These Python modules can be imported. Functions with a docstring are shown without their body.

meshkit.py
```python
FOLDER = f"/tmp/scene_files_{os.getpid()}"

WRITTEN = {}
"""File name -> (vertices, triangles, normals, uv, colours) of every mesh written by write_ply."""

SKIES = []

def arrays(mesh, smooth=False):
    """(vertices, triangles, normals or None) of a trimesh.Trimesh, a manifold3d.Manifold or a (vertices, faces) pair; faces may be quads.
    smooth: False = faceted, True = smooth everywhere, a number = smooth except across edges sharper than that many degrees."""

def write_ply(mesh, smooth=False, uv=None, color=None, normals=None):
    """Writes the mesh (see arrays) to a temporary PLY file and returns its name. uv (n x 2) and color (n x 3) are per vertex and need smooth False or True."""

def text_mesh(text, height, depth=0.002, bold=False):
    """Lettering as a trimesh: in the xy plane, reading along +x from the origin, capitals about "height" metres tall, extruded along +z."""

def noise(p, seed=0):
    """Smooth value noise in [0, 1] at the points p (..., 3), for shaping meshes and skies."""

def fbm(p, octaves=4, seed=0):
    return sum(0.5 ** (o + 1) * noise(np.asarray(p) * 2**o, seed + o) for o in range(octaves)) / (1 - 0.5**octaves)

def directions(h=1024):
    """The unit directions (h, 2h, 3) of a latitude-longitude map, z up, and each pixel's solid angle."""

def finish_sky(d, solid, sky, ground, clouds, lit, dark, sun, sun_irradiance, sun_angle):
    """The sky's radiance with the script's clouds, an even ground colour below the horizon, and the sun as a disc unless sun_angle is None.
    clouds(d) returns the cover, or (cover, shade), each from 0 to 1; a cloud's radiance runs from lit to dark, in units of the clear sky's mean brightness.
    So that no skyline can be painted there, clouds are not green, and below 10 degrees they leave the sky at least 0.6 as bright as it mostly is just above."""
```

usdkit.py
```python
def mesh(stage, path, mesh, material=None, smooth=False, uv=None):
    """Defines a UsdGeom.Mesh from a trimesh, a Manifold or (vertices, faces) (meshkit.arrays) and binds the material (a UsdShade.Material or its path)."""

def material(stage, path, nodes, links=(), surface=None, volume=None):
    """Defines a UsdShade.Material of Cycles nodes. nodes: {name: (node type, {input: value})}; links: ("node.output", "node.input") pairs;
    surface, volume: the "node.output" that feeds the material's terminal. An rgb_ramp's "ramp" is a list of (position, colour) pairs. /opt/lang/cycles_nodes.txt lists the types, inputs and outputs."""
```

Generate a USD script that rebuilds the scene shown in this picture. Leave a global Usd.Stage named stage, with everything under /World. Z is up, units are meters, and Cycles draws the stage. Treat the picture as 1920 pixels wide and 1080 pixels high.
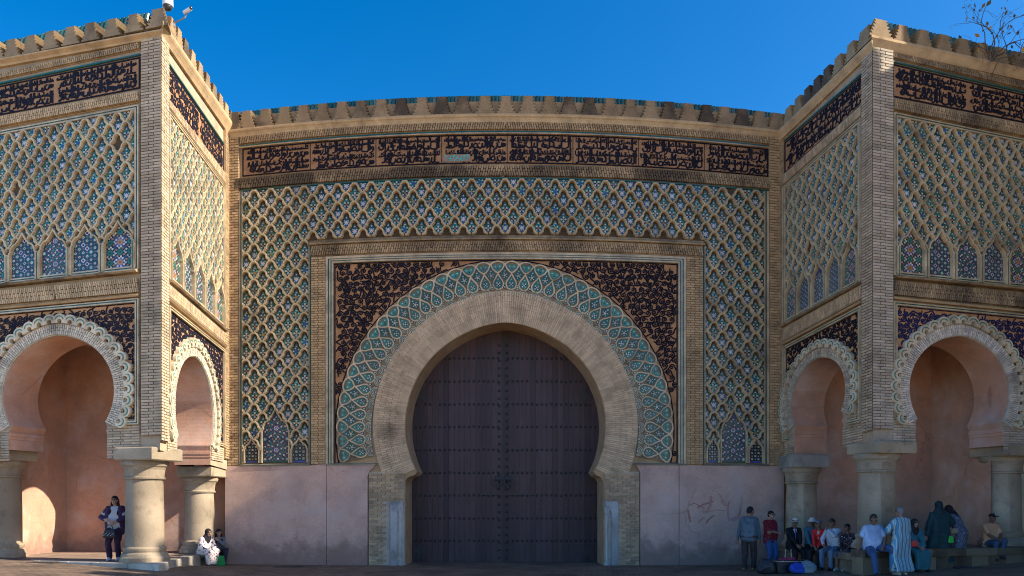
import math, random
import numpy as np, trimesh, usdkit, meshkit, manifold3d as m3
import mapbox_earcut as earcut
import shapely
from shapely import affinity
from shapely.geometry import Polygon, LineString, MultiLineString, Point, box as sbox, MultiPolygon
from shapely.ops import unary_union
from pxr import Usd, UsdGeom, UsdLux, UsdShade, Gf, Sdf, Vt

stage = Usd.Stage.CreateInMemory()
UsdGeom.SetStageUpAxis(stage, 'Z')
UsdGeom.SetStageMetersPerUnit(stage, 1.0)
UsdGeom.Xform.Define(stage, '/World')

# ------------------------------------------------------------------ camera, sky, sun, exposure
FP, CX, HZ, ZC = 1400.0, 960.0, 940.0, 1.93      # focal length and principal point of the 1920 px survey, eye height
cam = UsdGeom.Camera.Define(stage, '/World/camera')
cam.AddTranslateOp().Set(Gf.Vec3d(0, 0, ZC))
cam.AddRotateXOp().Set(90.0)
cam.CreateHorizontalApertureAttr(36.0)
cam.CreateVerticalApertureAttr(20.25)
cam.CreateFocalLengthAttr(36.0 * FP / 1920)
cam.CreateVerticalApertureOffsetAttr(400.0 / 1920 * 36.0)
cam.CreateClippingRangeAttr(Gf.Vec2f(0.1, 5000))
cam.CreateExposureAttr(1.12)

SUN_AZ, SUN_EL = math.radians(12.4), math.radians(34.0)   # sun to the right of the gate, slightly in front of it
SUN = np.array([math.cos(SUN_AZ) * math.cos(SUN_EL), -math.sin(SUN_AZ) * math.cos(SUN_EL), math.sin(SUN_EL)])
dome = UsdLux.DomeLight.Define(stage, '/World/sky')
sky_m = usdkit.material(stage, '/World/Looks/sky_look', {
    's': ('sky_texture', {'sky_type': 'single_scattering', 'sun_disc': False, 'sun_elevation': SUN_EL,
                          'sun_rotation': math.atan2(SUN[0], SUN[1]), 'altitude': 550.0, 'air_density': 0.8, 'aerosol_density': 1.3, 'ozone_density': 2.0}),
    'h': ('hsv', {'hue': 0.5, 'saturation': 1.45, 'value': 0.80, 'fac': 1.0}),
    'b': ('background_shader', {'strength': 0.15})}, [('s.color', 'h.color'), ('h.color', 'b.color')], surface='b.background')
UsdShade.MaterialBindingAPI.Apply(dome.GetPrim()).Bind(sky_m)
dome.GetPrim().SetCustomDataByKey('kind', 'structure')
dome.GetPrim().SetCustomDataByKey('label', 'clear deep blue sky above the gate')
sun = UsdLux.DistantLight.Define(stage, '/World/sun')
sun.CreateIntensityAttr(1.25)
sun.CreateAngleAttr(0.5)
sun.CreateColorAttr(Gf.Vec3f(1.0, 0.90, 0.74))
sun.GetPrim().CreateAttribute('inputs:normalize', Sdf.ValueTypeNames.Bool).Set(True)
_z = Gf.Vec3d(*map(float, SUN)); _x = Gf.Cross(Gf.Vec3d(0, 0, 1), _z).GetNormalized(); _y = Gf.Cross(_z, _x)
sun.AddTransformOp().Set(Gf.Matrix4d(_x[0], _x[1], _x[2], 0, _y[0], _y[1], _y[2], 0, _z[0], _z[1], _z[2], 0, 0, 0, 0, 1))

# ------------------------------------------------------------------ names and things
rng = np.random.default_rng(7)
_taken = {}
def numbered(path):
    n = _taken.get(path, -1) + 1
    _taken[path] = n
    return path if n == 0 else '%s_%03d' % (path, n)

class Thing:
    def __init__(s, name, label=None, cat=None, loc=(0, 0, 0), yaw=0.0, group=None, kind=None):
        s.path = numbered('/World/' + name); s.loc = np.array(loc, float); s.yaw = yaw
        x = UsdGeom.Xform.Define(stage, s.path)
        x.AddTranslateOp().Set(Gf.Vec3d(*map(float, loc)))
        if yaw: x.AddRotateZOp().Set(math.degrees(yaw))
        tag(x.GetPrim(), label, cat, group, kind)
        s.prim = x.GetPrim()
    def local(s, v):
        v = np.asarray(v, float) - s.loc
        if s.yaw:
            c, k = math.cos(s.yaw), math.sin(s.yaw)
            v = np.stack([v[:, 0] * c + v[:, 1] * k, -v[:, 0] * k + v[:, 1] * c, v[:, 2]], 1)
        return v

def tag(p, label=None, cat=None, group=None, kind=None):
    for k, t in (('label', label), ('category', cat), ('group', group), ('kind', kind)):
        if t: p.SetCustomDataByKey(k, t)

class MB:
    """collects coloured triangles in world space and builds them as one mesh"""
    def __init__(s): s.V, s.F, s.C, s.n = [], [], [], 0
    def add(s, v, f, c):
        v = np.asarray(v, float); f = np.asarray(f, int)
        if f.shape[1] == 4: f = np.vstack([f[:, [0, 1, 2]], f[:, [0, 2, 3]]])
        c = np.asarray(c, float)
        if c.ndim == 1: c = np.tile(c, (len(v), 1))
        s.V.append(v); s.F.append(f + s.n); s.C.append(c); s.n += len(v)
    def tm(s, m, c): s.add(m.vertices, m.faces, c)
    def prism(s, poly, pan, w0, w1, c, side=None, back=False):
        side = c if side is None else side
        for g in polys(poly):
            v, f, rings = tri_poly(g)
            if f is None: continue
            s.add(pan.map(v, w1), f, c)
            if back: s.add(pan.map(v, w0), f[:, ::-1], c)
            if w0 != w1:
                for a, b in rings:
                    r = v[a:b]; k = len(r); i = np.arange(k); j = (i + 1) % k
                    vv = np.vstack([pan.map(r, w0), pan.map(r, w1)])
                    s.add(vv, np.stack([i, j, j + k, i + k], 1), side)
    def build(s, name, mat, parent=None, smooth=False, local=False, kind=None, label=None, cat=None, group=None):
        if not s.V: return None
        v, f, c = np.vstack(s.V), np.vstack(s.F), np.vstack(s.C)
        path = numbered((parent if isinstance(parent, str) else parent.path if parent else '/World') + '/' + name)
        th = s.owner if hasattr(s, 'owner') else (parent if isinstance(parent, Thing) else None)
        if th is not None and not local: v = th.local(v)
        n = None
        if smooth:
            t = trimesh.Trimesh(v, f, process=False)
            n = np.zeros_like(v); fn = np.cross(v[f[:, 1]] - v[f[:, 0]], v[f[:, 2]] - v[f[:, 0]])
            for k in range(3): np.add.at(n, f[:, k], fn)
            n /= np.maximum(np.linalg.norm(n, axis=1, keepdims=True), 1e-12)
        m = UsdGeom.Mesh.Define(stage, path)
        m.CreatePointsAttr(Vt.Vec3fArray.FromNumpy(v.astype(np.float32)))
        m.CreateFaceVertexCountsAttr(Vt.IntArray.FromNumpy(np.full(len(f), 3, np.int32)))
        m.CreateFaceVertexIndicesAttr(Vt.IntArray.FromNumpy(f.astype(np.int32).ravel()))
        m.CreateSubdivisionSchemeAttr('none')
        if n is not None:
            m.CreateNormalsAttr(Vt.Vec3fArray.FromNumpy(n.astype(np.float32))); m.SetNormalsInterpolation('vertex')
        UsdGeom.PrimvarsAPI(m).CreatePrimvar('col', Sdf.ValueTypeNames.Color3fArray, 'vertex').Set(Vt.Vec3fArray.FromNumpy(c.astype(np.float32)))
        UsdShade.MaterialBindingAPI.Apply(m.GetPrim()).Bind(mat)
        tag(m.GetPrim(), label, cat, group, kind)
        return path

def polys(p):
    if p is None or p.is_empty: return []
    if isinstance(p, Polygon): return [p]
    return [g for g in getattr(p, 'geoms', []) for g in polys(g)]

def tri_poly(g):
    g = shapely.geometry.polygon.orient(g, 1.0)
    rings = [np.array(g.exterior.coords)[:-1]] + [np.array(i.coords)[:-1] for i in g.interiors]
    rings = [r for r in rings if len(r) >= 3]
    if not rings: return None, None, None
    v = np.vstack(rings); ends = np.cumsum([len(r) for r in rings]).astype(np.uint32)
    f = earcut.triangulate_float64(v, ends).reshape(-1, 3).astype(int)
    if len(f) == 0: return None, None, None
    a = v[f]
    ar = (a[:, 1, 0] - a[:, 0, 0]) * (a[:, 2, 1] - a[:, 0, 1]) - (a[:, 1, 1] - a[:, 0, 1]) * (a[:, 2, 0] - a[:, 0, 0])
    f = np.where((ar < 0)[:, None], f[:, ::-1], f)
    st = np.concatenate([[0], ends[:-1]]).astype(int)
    return v, f, list(zip(st, ends.astype(int)))

def slices(poly, dx):
    x0, y0, x1, y1 = poly.bounds
    n = max(1, int(math.ceil((x1 - x0) / dx))); e = np.linspace(x0, x1, n + 1)
    return [poly.intersection(sbox(a, y0 - 1, b, y1 + 1)) for a, b in zip(e[:-1], e[1:])]

def jit(c, a=0.12, r=None):
    r = r or rng
    return np.clip(np.asarray(c, float) * (1 + a * (r.random() * 2 - 1)) * (1 + 0.12 * a * (r.random(3) * 2 - 1)), 0, 1)

# ------------------------------------------------------------------ materials (colour comes from each piece, the nodes add grain, wear and gloss)
def M(name, rough=0.85, var=0.3, scale=2.5, grime=None, glo=0.52, ghi=0.72, gscale=0.55, fine=45.0, bump=0.35, dist=0.01, spec=0.3, coord='geo.position', stretch=None, sheen=0, extra=None):
    n = {'at': ('attribute', {'attribute': 'col'}), 'geo': ('geometry', {}), 'tc': ('texture_coordinate', {}),
         'n1': ('noise_texture', {'scale': scale, 'detail': 6.0, 'roughness': 0.6}),
         'r1': ('rgb_ramp', {'ramp': [(0.25, (1 - var,) * 3), (0.5, (1.0,) * 3), (0.75, (1 + var * 0.8,) * 3)]}),
         'mul': ('mix', {'mix_type': 'multiply', 'fac': 1.0}),
         'n2': ('noise_texture', {'scale': fine, 'detail': 4.0, 'roughness': 0.65}),
         'r2': ('rgb_ramp', {'ramp': [(0.3, (1 - 0.5 * var,) * 3), (0.7, (1 + 0.3 * var,) * 3)]}),
         'mul2': ('mix', {'mix_type': 'multiply', 'fac': 1.0}),
         'bp': ('bump', {'strength': bump, 'distance': dist}),
         'p': ('principled_bsdf', {'roughness': rough, 'specular_ior_level': spec})}
    src = coord
    l = []
    if stretch:
        n['mp'] = ('mapping', {'scale': stretch}); l.append((coord, 'mp.vector')); src = 'mp.vector'
    l += [(src, 'n1.vector'), (src, 'n2.vector'), ('n1.fac', 'r1.fac'), ('at.color', 'mul.color1'), ('r1.color', 'mul.color2'),
          ('n2.fac', 'r2.fac'), ('mul.color', 'mul2.color1'), ('r2.color', 'mul2.color2'), ('n2.fac', 'bp.height'), ('bp.normal', 'p.normal')]
    last = 'mul2.color'
    if grime:
        n['n3'] = ('noise_texture', {'scale': gscale, 'detail': 8.0, 'roughness': 0.68})
        n['r3'] = ('rgb_ramp', {'ramp': [(glo, (0, 0, 0)), (ghi, (0.85, 0.85, 0.85))]})
        n['gm'] = ('mix', {'mix_type': 'mix', 'color2': grime})
        l += [(coord, 'n3.vector'), ('n3.fac', 'r3.fac'), ('r3.color', 'gm.fac'), (last, 'gm.color1')]
        last = 'gm.color'
    if extra: last = extra(n, l, last)
    l.append((last, 'p.base_color'))
    return usdkit.material(stage, '/World/Looks/' + name, n, l, surface='p.BSDF')

BRICK = M('weathered_brick', grime=(0.06, 0.045, 0.035), glo=0.56, ghi=0.78, gscale=0.7, bump=0.6)
BRICK_DARK = M('blackened_brick', grime=(0.04, 0.03, 0.024), glo=0.38, ghi=0.58, gscale=0.45, bump=0.6)
CARVED = M('carved_stucco', var=0.4, grime=(0.09, 0.07, 0.05), glo=0.50, ghi=0.74, gscale=0.6, bump=0.5)
STONE = M('worn_stone', var=0.6, scale=2.2, grime=(0.12, 0.095, 0.065), glo=0.46, ghi=0.68, gscale=1.1, fine=60, bump=0.7, dist=0.015)
def damp(n, l, last):
    n['sx'] = ('separate_xyz', {}); n['nd'] = ('noise_texture', {'scale': 1.7, 'detail': 7.0, 'roughness': 0.7}); n['ne'] = ('noise_texture', {'scale': 0.8, 'detail': 7.0, 'roughness': 0.62})
    n['ma'] = ('math', {'math_type': 'multiply_add', 'value2': -1.2, 'value3': 0.78}); n['mb'] = ('math', {'math_type': 'subtract'})
    n['rd'] = ('rgb_ramp', {'ramp': [(0.22, (0.75, 0.75, 0.75)), (0.38, (0.45, 0.45, 0.45)), (0.45, (0.12, 0.12, 0.12)), (0.58, (0, 0, 0))]}); n['md'] = ('mix', {'mix_type': 'mix', 'color2': (0.20, 0.13, 0.105)})
    n['mz'] = ('math', {'math_type': 'multiply_add', 'value2': 0.5, 'value3': 0.25})
    n['re'] = ('rgb_ramp', {'ramp': [(0.50, (0, 0, 0)), (0.68, (0.6, 0.6, 0.6))]}); n['me'] = ('mix', {'mix_type': 'mix', 'color2': (0.55, 0.44, 0.40)})
    l += [('geo.position', 'sx.vector'), ('geo.position', 'nd.vector'), ('geo.position', 'ne.vector'), ('ne.fac', 're.fac'), ('re.color', 'me.fac'), (last, 'me.color1'),
          ('nd.fac', 'ma.value1'), ('sx.z', 'mz.value1'), ('mz.value', 'mb.value1'), ('ma.value', 'mb.value2'), ('mb.value', 'rd.fac'), ('rd.color', 'md.fac'), ('me.color', 'md.color1')]
    n['nw'] = ('noise_texture', {'scale': 2.2, 'detail': 3.0}); n['va'] = ('vector_math', {'math_type': 'multiply_add', 'vector2': (0.5, 0.5, 0.5)})
    n['vc'] = ('voronoi_texture', {'feature': 'distance_to_edge', 'scale': 0.55}); n['rc'] = ('rgb_ramp', {'ramp': [(0.0, (0.5, 0.5, 0.5)), (0.004, (0.3, 0.3, 0.3)), (0.010, (0, 0, 0))]})
    n['nm'] = ('noise_texture', {'scale': 0.6, 'detail': 2.0}); n['rm'] = ('rgb_ramp', {'ramp': [(0.54, (0, 0, 0)), (0.62, (1, 1, 1))]}); n['mm'] = ('mix', {'mix_type': 'multiply', 'fac': 1.0}); n['mc'] = ('mix', {'mix_type': 'mix', 'color2': (0.16, 0.09, 0.07)})
    l += [('geo.position', 'nw.vector'), ('nw.color', 'va.vector1'), ('geo.position', 'va.vector3'), ('va.vector', 'vc.vector'), ('vc.distance', 'rc.fac'), ('geo.position', 'nm.vector'), ('nm.fac', 'rm.fac'),
          ('rc.color', 'mm.color1'), ('rm.color', 'mm.color2'), ('mm.color', 'mc.fac'), ('md.color', 'mc.color1')]
    return 'mc.color'
PLASTER = M('pink_plaster', var=0.25, scale=1.2, grime=(0.30, 0.22, 0.19), glo=0.45, ghi=0.85, gscale=0.5, fine=18, bump=0.3, dist=0.012, extra=damp)
GLAZE = M('glazed_tile', rough=0.35, var=0.45, scale=3.0, grime=(0.10, 0.085, 0.06), glo=0.50, ghi=0.80, gscale=0.9, fine=70, bump=0.25, dist=0.004, spec=0.5)
CUT = M('cut_tile_relief', rough=0.75, spec=0.15, var=0.35, scale=4.0, grime=(0.10, 0.07, 0.05), glo=0.62, ghi=0.85, gscale=0.9, fine=60, bump=0.4, dist=0.006)
WOOD = M('old_dark_wood', rough=0.5, var=0.38, scale=1.5, grime=(0.04, 0.018, 0.017), glo=0.48, ghi=0.8, gscale=0.8, fine=30, bump=0.5, dist=0.01, stretch=(9.0, 9.0, 0.7), spec=0.4)
IRON = M('dark_iron', rough=0.5, var=0.3, bump=0.3, spec=0.5)
PAINT = M('painted_metal', rough=0.4, var=0.08, bump=0.05, spec=0.5)
SKIN = M('skin', rough=0.55, var=0.1, scale=8, bump=0.05, coord='tc.object')
CLOTH = M('cloth', rough=0.9, var=0.2, scale=5, fine=90, bump=0.4, dist=0.006, coord='tc.object')
LEATHER = M('leather', rough=0.45, var=0.15, scale=8, bump=0.2, coord='tc.object', spec=0.5)
LEAF = M('leaf', rough=0.6, var=0.3, scale=4, bump=0.2)
# ------------------------------------------------------------------ survey of the walls: plan lines and panels that follow them
DC, XC0, KC, KB = 22.5, -0.24, 0.0075, 0.0141            # the middle wall bows gently towards the square
U = DC / FP                                  # one unit: a survey pixel at the middle wall, 16 mm
def H(y): return HZ - y                      # height of a survey row above eye level, in units

class Bowed:
    def plan(s, x):
        r = (np.asarray(x, float) - CX) / FP
        a, b, c = KC * r * r, -(2 * KC * r * XC0 + 1), DC + KC * XC0 ** 2
        D = np.where(np.abs(a) < 1e-9, -c / b, (-b - np.sqrt(np.maximum(b * b - 4 * a * c, 0))) / np.where(np.abs(a) < 1e-9, 1, 2 * a))
        return r * D, D
    def map(s, p, w):
        p = np.asarray(p, float); X, D = s.plan(p[:, 0])
        n = np.stack([2 * KC * (X - XC0), -np.ones_like(X)], 1); n /= np.linalg.norm(n, axis=1, keepdims=True)
        w = np.broadcast_to(w, (len(p),))
        k = (1 + KC / DC * (X - XC0) ** 2) / (1 + KB / DC * (X - XC0) ** 2)     # its courses sag a little towards the ends
        return np.stack([X + n[:, 0] * w, D + n[:, 1] * w, ZC + p[:, 1] * U * k], 1)
CEN = Bowed()

class Flat:
    """a straight wall between two plan points; panel coordinates are survey columns and rows above eye level"""
    def __init__(s, A, B, corner=None, mitre=0.0, reach=None):
        s.A, s.B = np.array(A, float), np.array(B, float)
        s.d = (s.B - s.A) / np.linalg.norm(s.B - s.A); s.n = np.array([s.d[1], -s.d[0]])
        s.corner, s.mitre, s.reach = corner, mitre, reach
    def plan(s, x):
        r = (np.asarray(x, float) - CX) / FP; e = s.B - s.A
        t = (r * s.A[1] - s.A[0]) / (e[0] - r * e[1])
        return s.A[0] + t * e[0], s.A[1] + t * e[1]
    def map(s, p, w):
        p = np.asarray(p, float); X, D = s.plan(p[:, 0]); w = np.broadcast_to(w, (len(p),))
        z = ZC + p[:, 1] * D / FP
        sh = 0.0
        if s.corner is not None:
            sh = np.clip((p[:, 0] - s.reach) / (s.corner - s.reach), 0, 1) * s.mitre * np.maximum(w, 0)
        return np.stack([X + s.n[0] * w + s.d[0] * sh, D + s.n[1] * w + s.d[1] * sh, z], 1)
    def dist(s, x0, x1):
        a, b = np.array(s.plan(x0)), np.array(s.plan(x1)); return float(np.linalg.norm(b - a))

class Quad:
    """a rectangle of a flat wall: x 0..W and y 0..H in units, laid between four surveyed corners"""
    def __init__(s, wall, xl, xr, top, bot, squash=1.0):
        (tl, tr), (bl, br) = top, bot
        s.wall = wall; s.W = wall.dist(xl, xr) / U * squash
        Dl, Dr = wall.plan(xl)[1], wall.plan(xr)[1]
        s.H = 0.5 * ((bl - tl) * Dl + (br - tr) * Dr) / FP / U
        src = np.array([[0, 0], [s.W, 0], [s.W, s.H], [0, s.H]]); dst = np.array([[xl, H(bl)], [xr, H(br)], [xr, H(tr)], [xl, H(tl)]])
        A, b = [], []
        for (x, y), (u, v) in zip(src, dst):
            A += [[x, y, 1, 0, 0, 0, -u * x, -u * y], [0, 0, 0, x, y, 1, -v * x, -v * y]]; b += [u, v]
        h = np.linalg.solve(np.array(A, float), np.array(b, float)); s.M = np.append(h, 1).reshape(3, 3); s.I = np.linalg.inv(s.M)
    @staticmethod
    def _ap(M, p):
        p = np.asarray(p, float); q = np.c_[p, np.ones(len(p))] @ M.T; return q[:, :2] / q[:, 2:]
    def px(s, p): return s._ap(s.M, p)
    def inv(s, x, y): return s._ap(s.I, [[x, H(y)]])[0]
    def map(s, p, w): return s.wall.map(s.px(p), w)
    def poly_px(s, g): return shapely.transform(g, s.px)

def line(p0, p1):
    k = (p1[1] - p0[1]) / (p1[0] - p0[0]); return lambda x: p0[1] + k * (x - p0[0])

AL = np.array([(300 - CX) / FP * 18.6, 18.6]); BL = np.array(CEN.plan(428.0)); L0 = np.array([(0 - CX) / FP * 19.86, 19.86])
AR = np.array([(1637 - CX) / FP * 18.7, 18.7]); BR = np.array(CEN.plan(1463.0)); R0 = np.array([(1920 - CX) / FP * 20.1, 20.1])
def mit(n1, n2): return math.tan(math.acos(float(np.dot(n1, n2))) / 2)
LF, LS = Flat(L0, AL), Flat(AL, BL)
RS, RF = Flat(BR, AR), Flat(AR, R0)
ml, mr = mit(LF.n, LS.n), mit(RF.n, RS.n)
LF.corner, LF.mitre, LF.reach = 300, ml, 268
LS.corner, LS.mitre, LS.reach = 300, -ml, 311
RS.corner, RS.mitre, RS.reach = 1637, mr, 1620
RF.corner, RF.mitre, RF.reach = 1637, -mr, 1671

# ------------------------------------------------------------------ pieces laid on walls
def moulding(mb, pan, pts, prof, c):
    """profile [(rise in units, projection in metres)] drawn along pts"""
    pts = np.asarray(pts, float); rows = []
    for dy, w in prof: rows.append(pan.map(pts + [0, dy], w))
    n = len(pts)
    for a, b in zip(rows[:-1], rows[1:]):
        v = np.vstack([a, b]); i = np.arange(n - 1)
        mb.add(v, np.stack([i, i + 1, i + 1 + n, i + n], 1), c)
    for e, flip in ((0, True), (n - 1, False)):
        v = np.array([r[e] for r in rows]); k = len(v)
        f = np.array([[0, i, i + 1] for i in range(1, k - 1)]); mb.add(v, f[:, ::-1] if flip else f, c)

def strip(mb, pan, poly, w0, w1, c, dx=None):
    for g in (slices(poly, dx) if dx else [poly]): mb.prism(g, pan, w0, w1, c)

def brick(mb, pan, cs, w0, w1, c):
    """one brick as a five-sided block: cs four corners, counter-clockwise"""
    cs = np.asarray(cs, float); v = np.vstack([pan.map(cs, w0), pan.map(cs, w1)])
    mb.add(v, [[4, 5, 6, 7], [0, 1, 5, 4], [1, 2, 6, 5], [2, 3, 7, 6], [3, 0, 4, 7]], c)

def soldier_band(mb, pan, x0, x1, y0, y1, c, per=4.3, w0=0.0, w1=0.05, split=None, slant=0.22):
    """upright bricks in an interlocking bond, leaning to a V in the middle; y0, y1 may be functions of x"""
    f0 = y0 if callable(y0) else (lambda x: y0); f1 = y1 if callable(y1) else (lambda x: y1)
    n = max(1, int(round((x1 - x0) / per))); per = (x1 - x0) / n; split = (x0 + x1) / 2 if split is None else split
    for k in range(n):
        xa, xb = x0 + k * per + 0.1 * per, x0 + (k + 1) * per - 0.18 * per
        hh = f1(xa) - f0(xa); s = slant * hh * (1 if (xa + xb) / 2 < split else -1)
        cut = [0.06, 0.62, 0.94] if k % 2 else [0.06, 0.38, 0.94]
        for a, b in zip(cut[:-1], cut[1:]):
            b -= 0.05
            def pt(x, t): return [min(max(x + s * (t - 0.5), x0), x1), f0(x) + (f1(x) - f0(x)) * t]
            brick(mb, pan, [pt(xa, a), pt(xb, a), pt(xb, b), pt(xa, b)], w0, w1 + 0.008 * rng.random(), jit(c, 0.22))

def brick_courses(mb, pan, x0, x1, y0, y1, c, per=4.6, cut=(0.5,), w0=0.0, w1=0.05, mask=None):
    """lying bricks in an interlocking bond"""
    n = max(1, int(round(abs(y1 - y0) / per))); per = (y1 - y0) / n; W = x1 - x0
    for k in range(n):
        a, b = y0 + k * per + 0.1 * per, y0 + (k + 1) * per - 0.16 * per
        e = [0.0] + [t + (0.12 if k % 2 else -0.12) for t in cut] + [1.0]
        for l, r in zip(e[:-1], e[1:]):
            l, r = x0 + W * l + 0.5, x0 + W * r - 0.5
            if mask is not None and not mask((l + r) / 2, (a + b) / 2): continue
            brick(mb, pan, [[l, a], [r, a], [r, b], [l, b]], w0, w1 + 0.008 * rng.random(), jit(c, 0.2))

class Polar:
    """x runs along an arch (units at the middle radius, clockwise), y outwards from r0"""
    def __init__(s, pan, cx, cy, rm, r0, peak=0.0): s.p, s.cx, s.cy, s.rm, s.r0, s.peak = pan, cx, cy, rm, r0, peak
    def map(s, p, w):
        p = np.asarray(p, float); a = np.pi / 2 - p[:, 0] / s.rm; r = s.r0 + p[:, 1]
        pk = s.peak * np.maximum(0, 1 - np.abs(p[:, 0] / s.rm) / 0.5) ** 1.3
        return s.p.map(np.stack([s.cx + r * np.cos(a), s.cy + r * np.sin(a) + pk], 1), w)

def arc_pts(cx, cy, r, a0, a1, n, peak=0.0):
    a = np.radians(np.linspace(a0, a1, n)); d = np.abs(a - np.pi / 2)
    return np.stack([cx + r * np.cos(a), cy + r * np.sin(a) + peak * np.maximum(0, 1 - d / 0.5) ** 1.3], 1)

# colours of the pieces
TAN, TAN2 = (0.455, 0.315, 0.175), (0.38, 0.26, 0.143)
CREAM = (0.49, 0.38, 0.235)
LIME = (0.58, 0.475, 0.33)
TEAL, TEAL2, TEAL3 = (0.024, 0.15, 0.118), (0.016, 0.088, 0.072), (0.04, 0.205, 0.165)
NAVY, BLUE = (0.010, 0.0095, 0.018), (0.03, 0.07, 0.30)
WHITE, OCHRE, TERRA = (0.54, 0.51, 0.43), (0.38, 0.18, 0.055), (0.44, 0.23, 0.105)
PINK, PALE_PINK = (0.52, 0.285, 0.19), (0.55, 0.37, 0.30)
RECESS = (0.085, 0.058, 0.034)

# ---- net of stepped arches with a tile plaque in every cell
LEG = np.array([(0, 0), (.16, .04), (.30, .12), (.42, .26), (.48, .42), (.51, .64), (.64, .64), (.65, .79), (.81, .79), (.82, .93), (1, 1)])
def net(region, pw, ph, ox, oy, keep=None):
    """centre lines and cell centres of the net inside region; apexes at (ox + i pw, oy - j ph) and half-way between"""
    x0, y0, x1, y1 = region.bounds; lines, cells = [], []
    reg = keep if keep is not None else region
    j0, j1 = int(math.floor((oy - y1) / ph)) - 1, int(math.ceil((oy - y0) / ph)) + 1
    for j2 in range(2 * j0, 2 * j1 + 1):
        off = 0.5 if j2 % 2 else 0.0
        for i in range(int(math.floor((x0 - ox) / pw)) - 1, int(math.ceil((x1 - ox) / pw)) + 2):
            ax, ay = ox + (i + off) * pw, oy - j2 * ph / 2
            for sgn in (-1, 1):
                l = LineString(np.stack([ax + sgn * LEG[:, 0] * pw / 2, ay - LEG[:, 1] * ph / 2], 1))
                l = l.intersection(reg)
                if not l.is_empty: lines.append(l)
            c = Point(ax, ay - 0.56 * ph)
            if region.buffer(2).contains(c): cells.append((ax, ay - 0.56 * ph))
    return lines, cells

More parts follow.
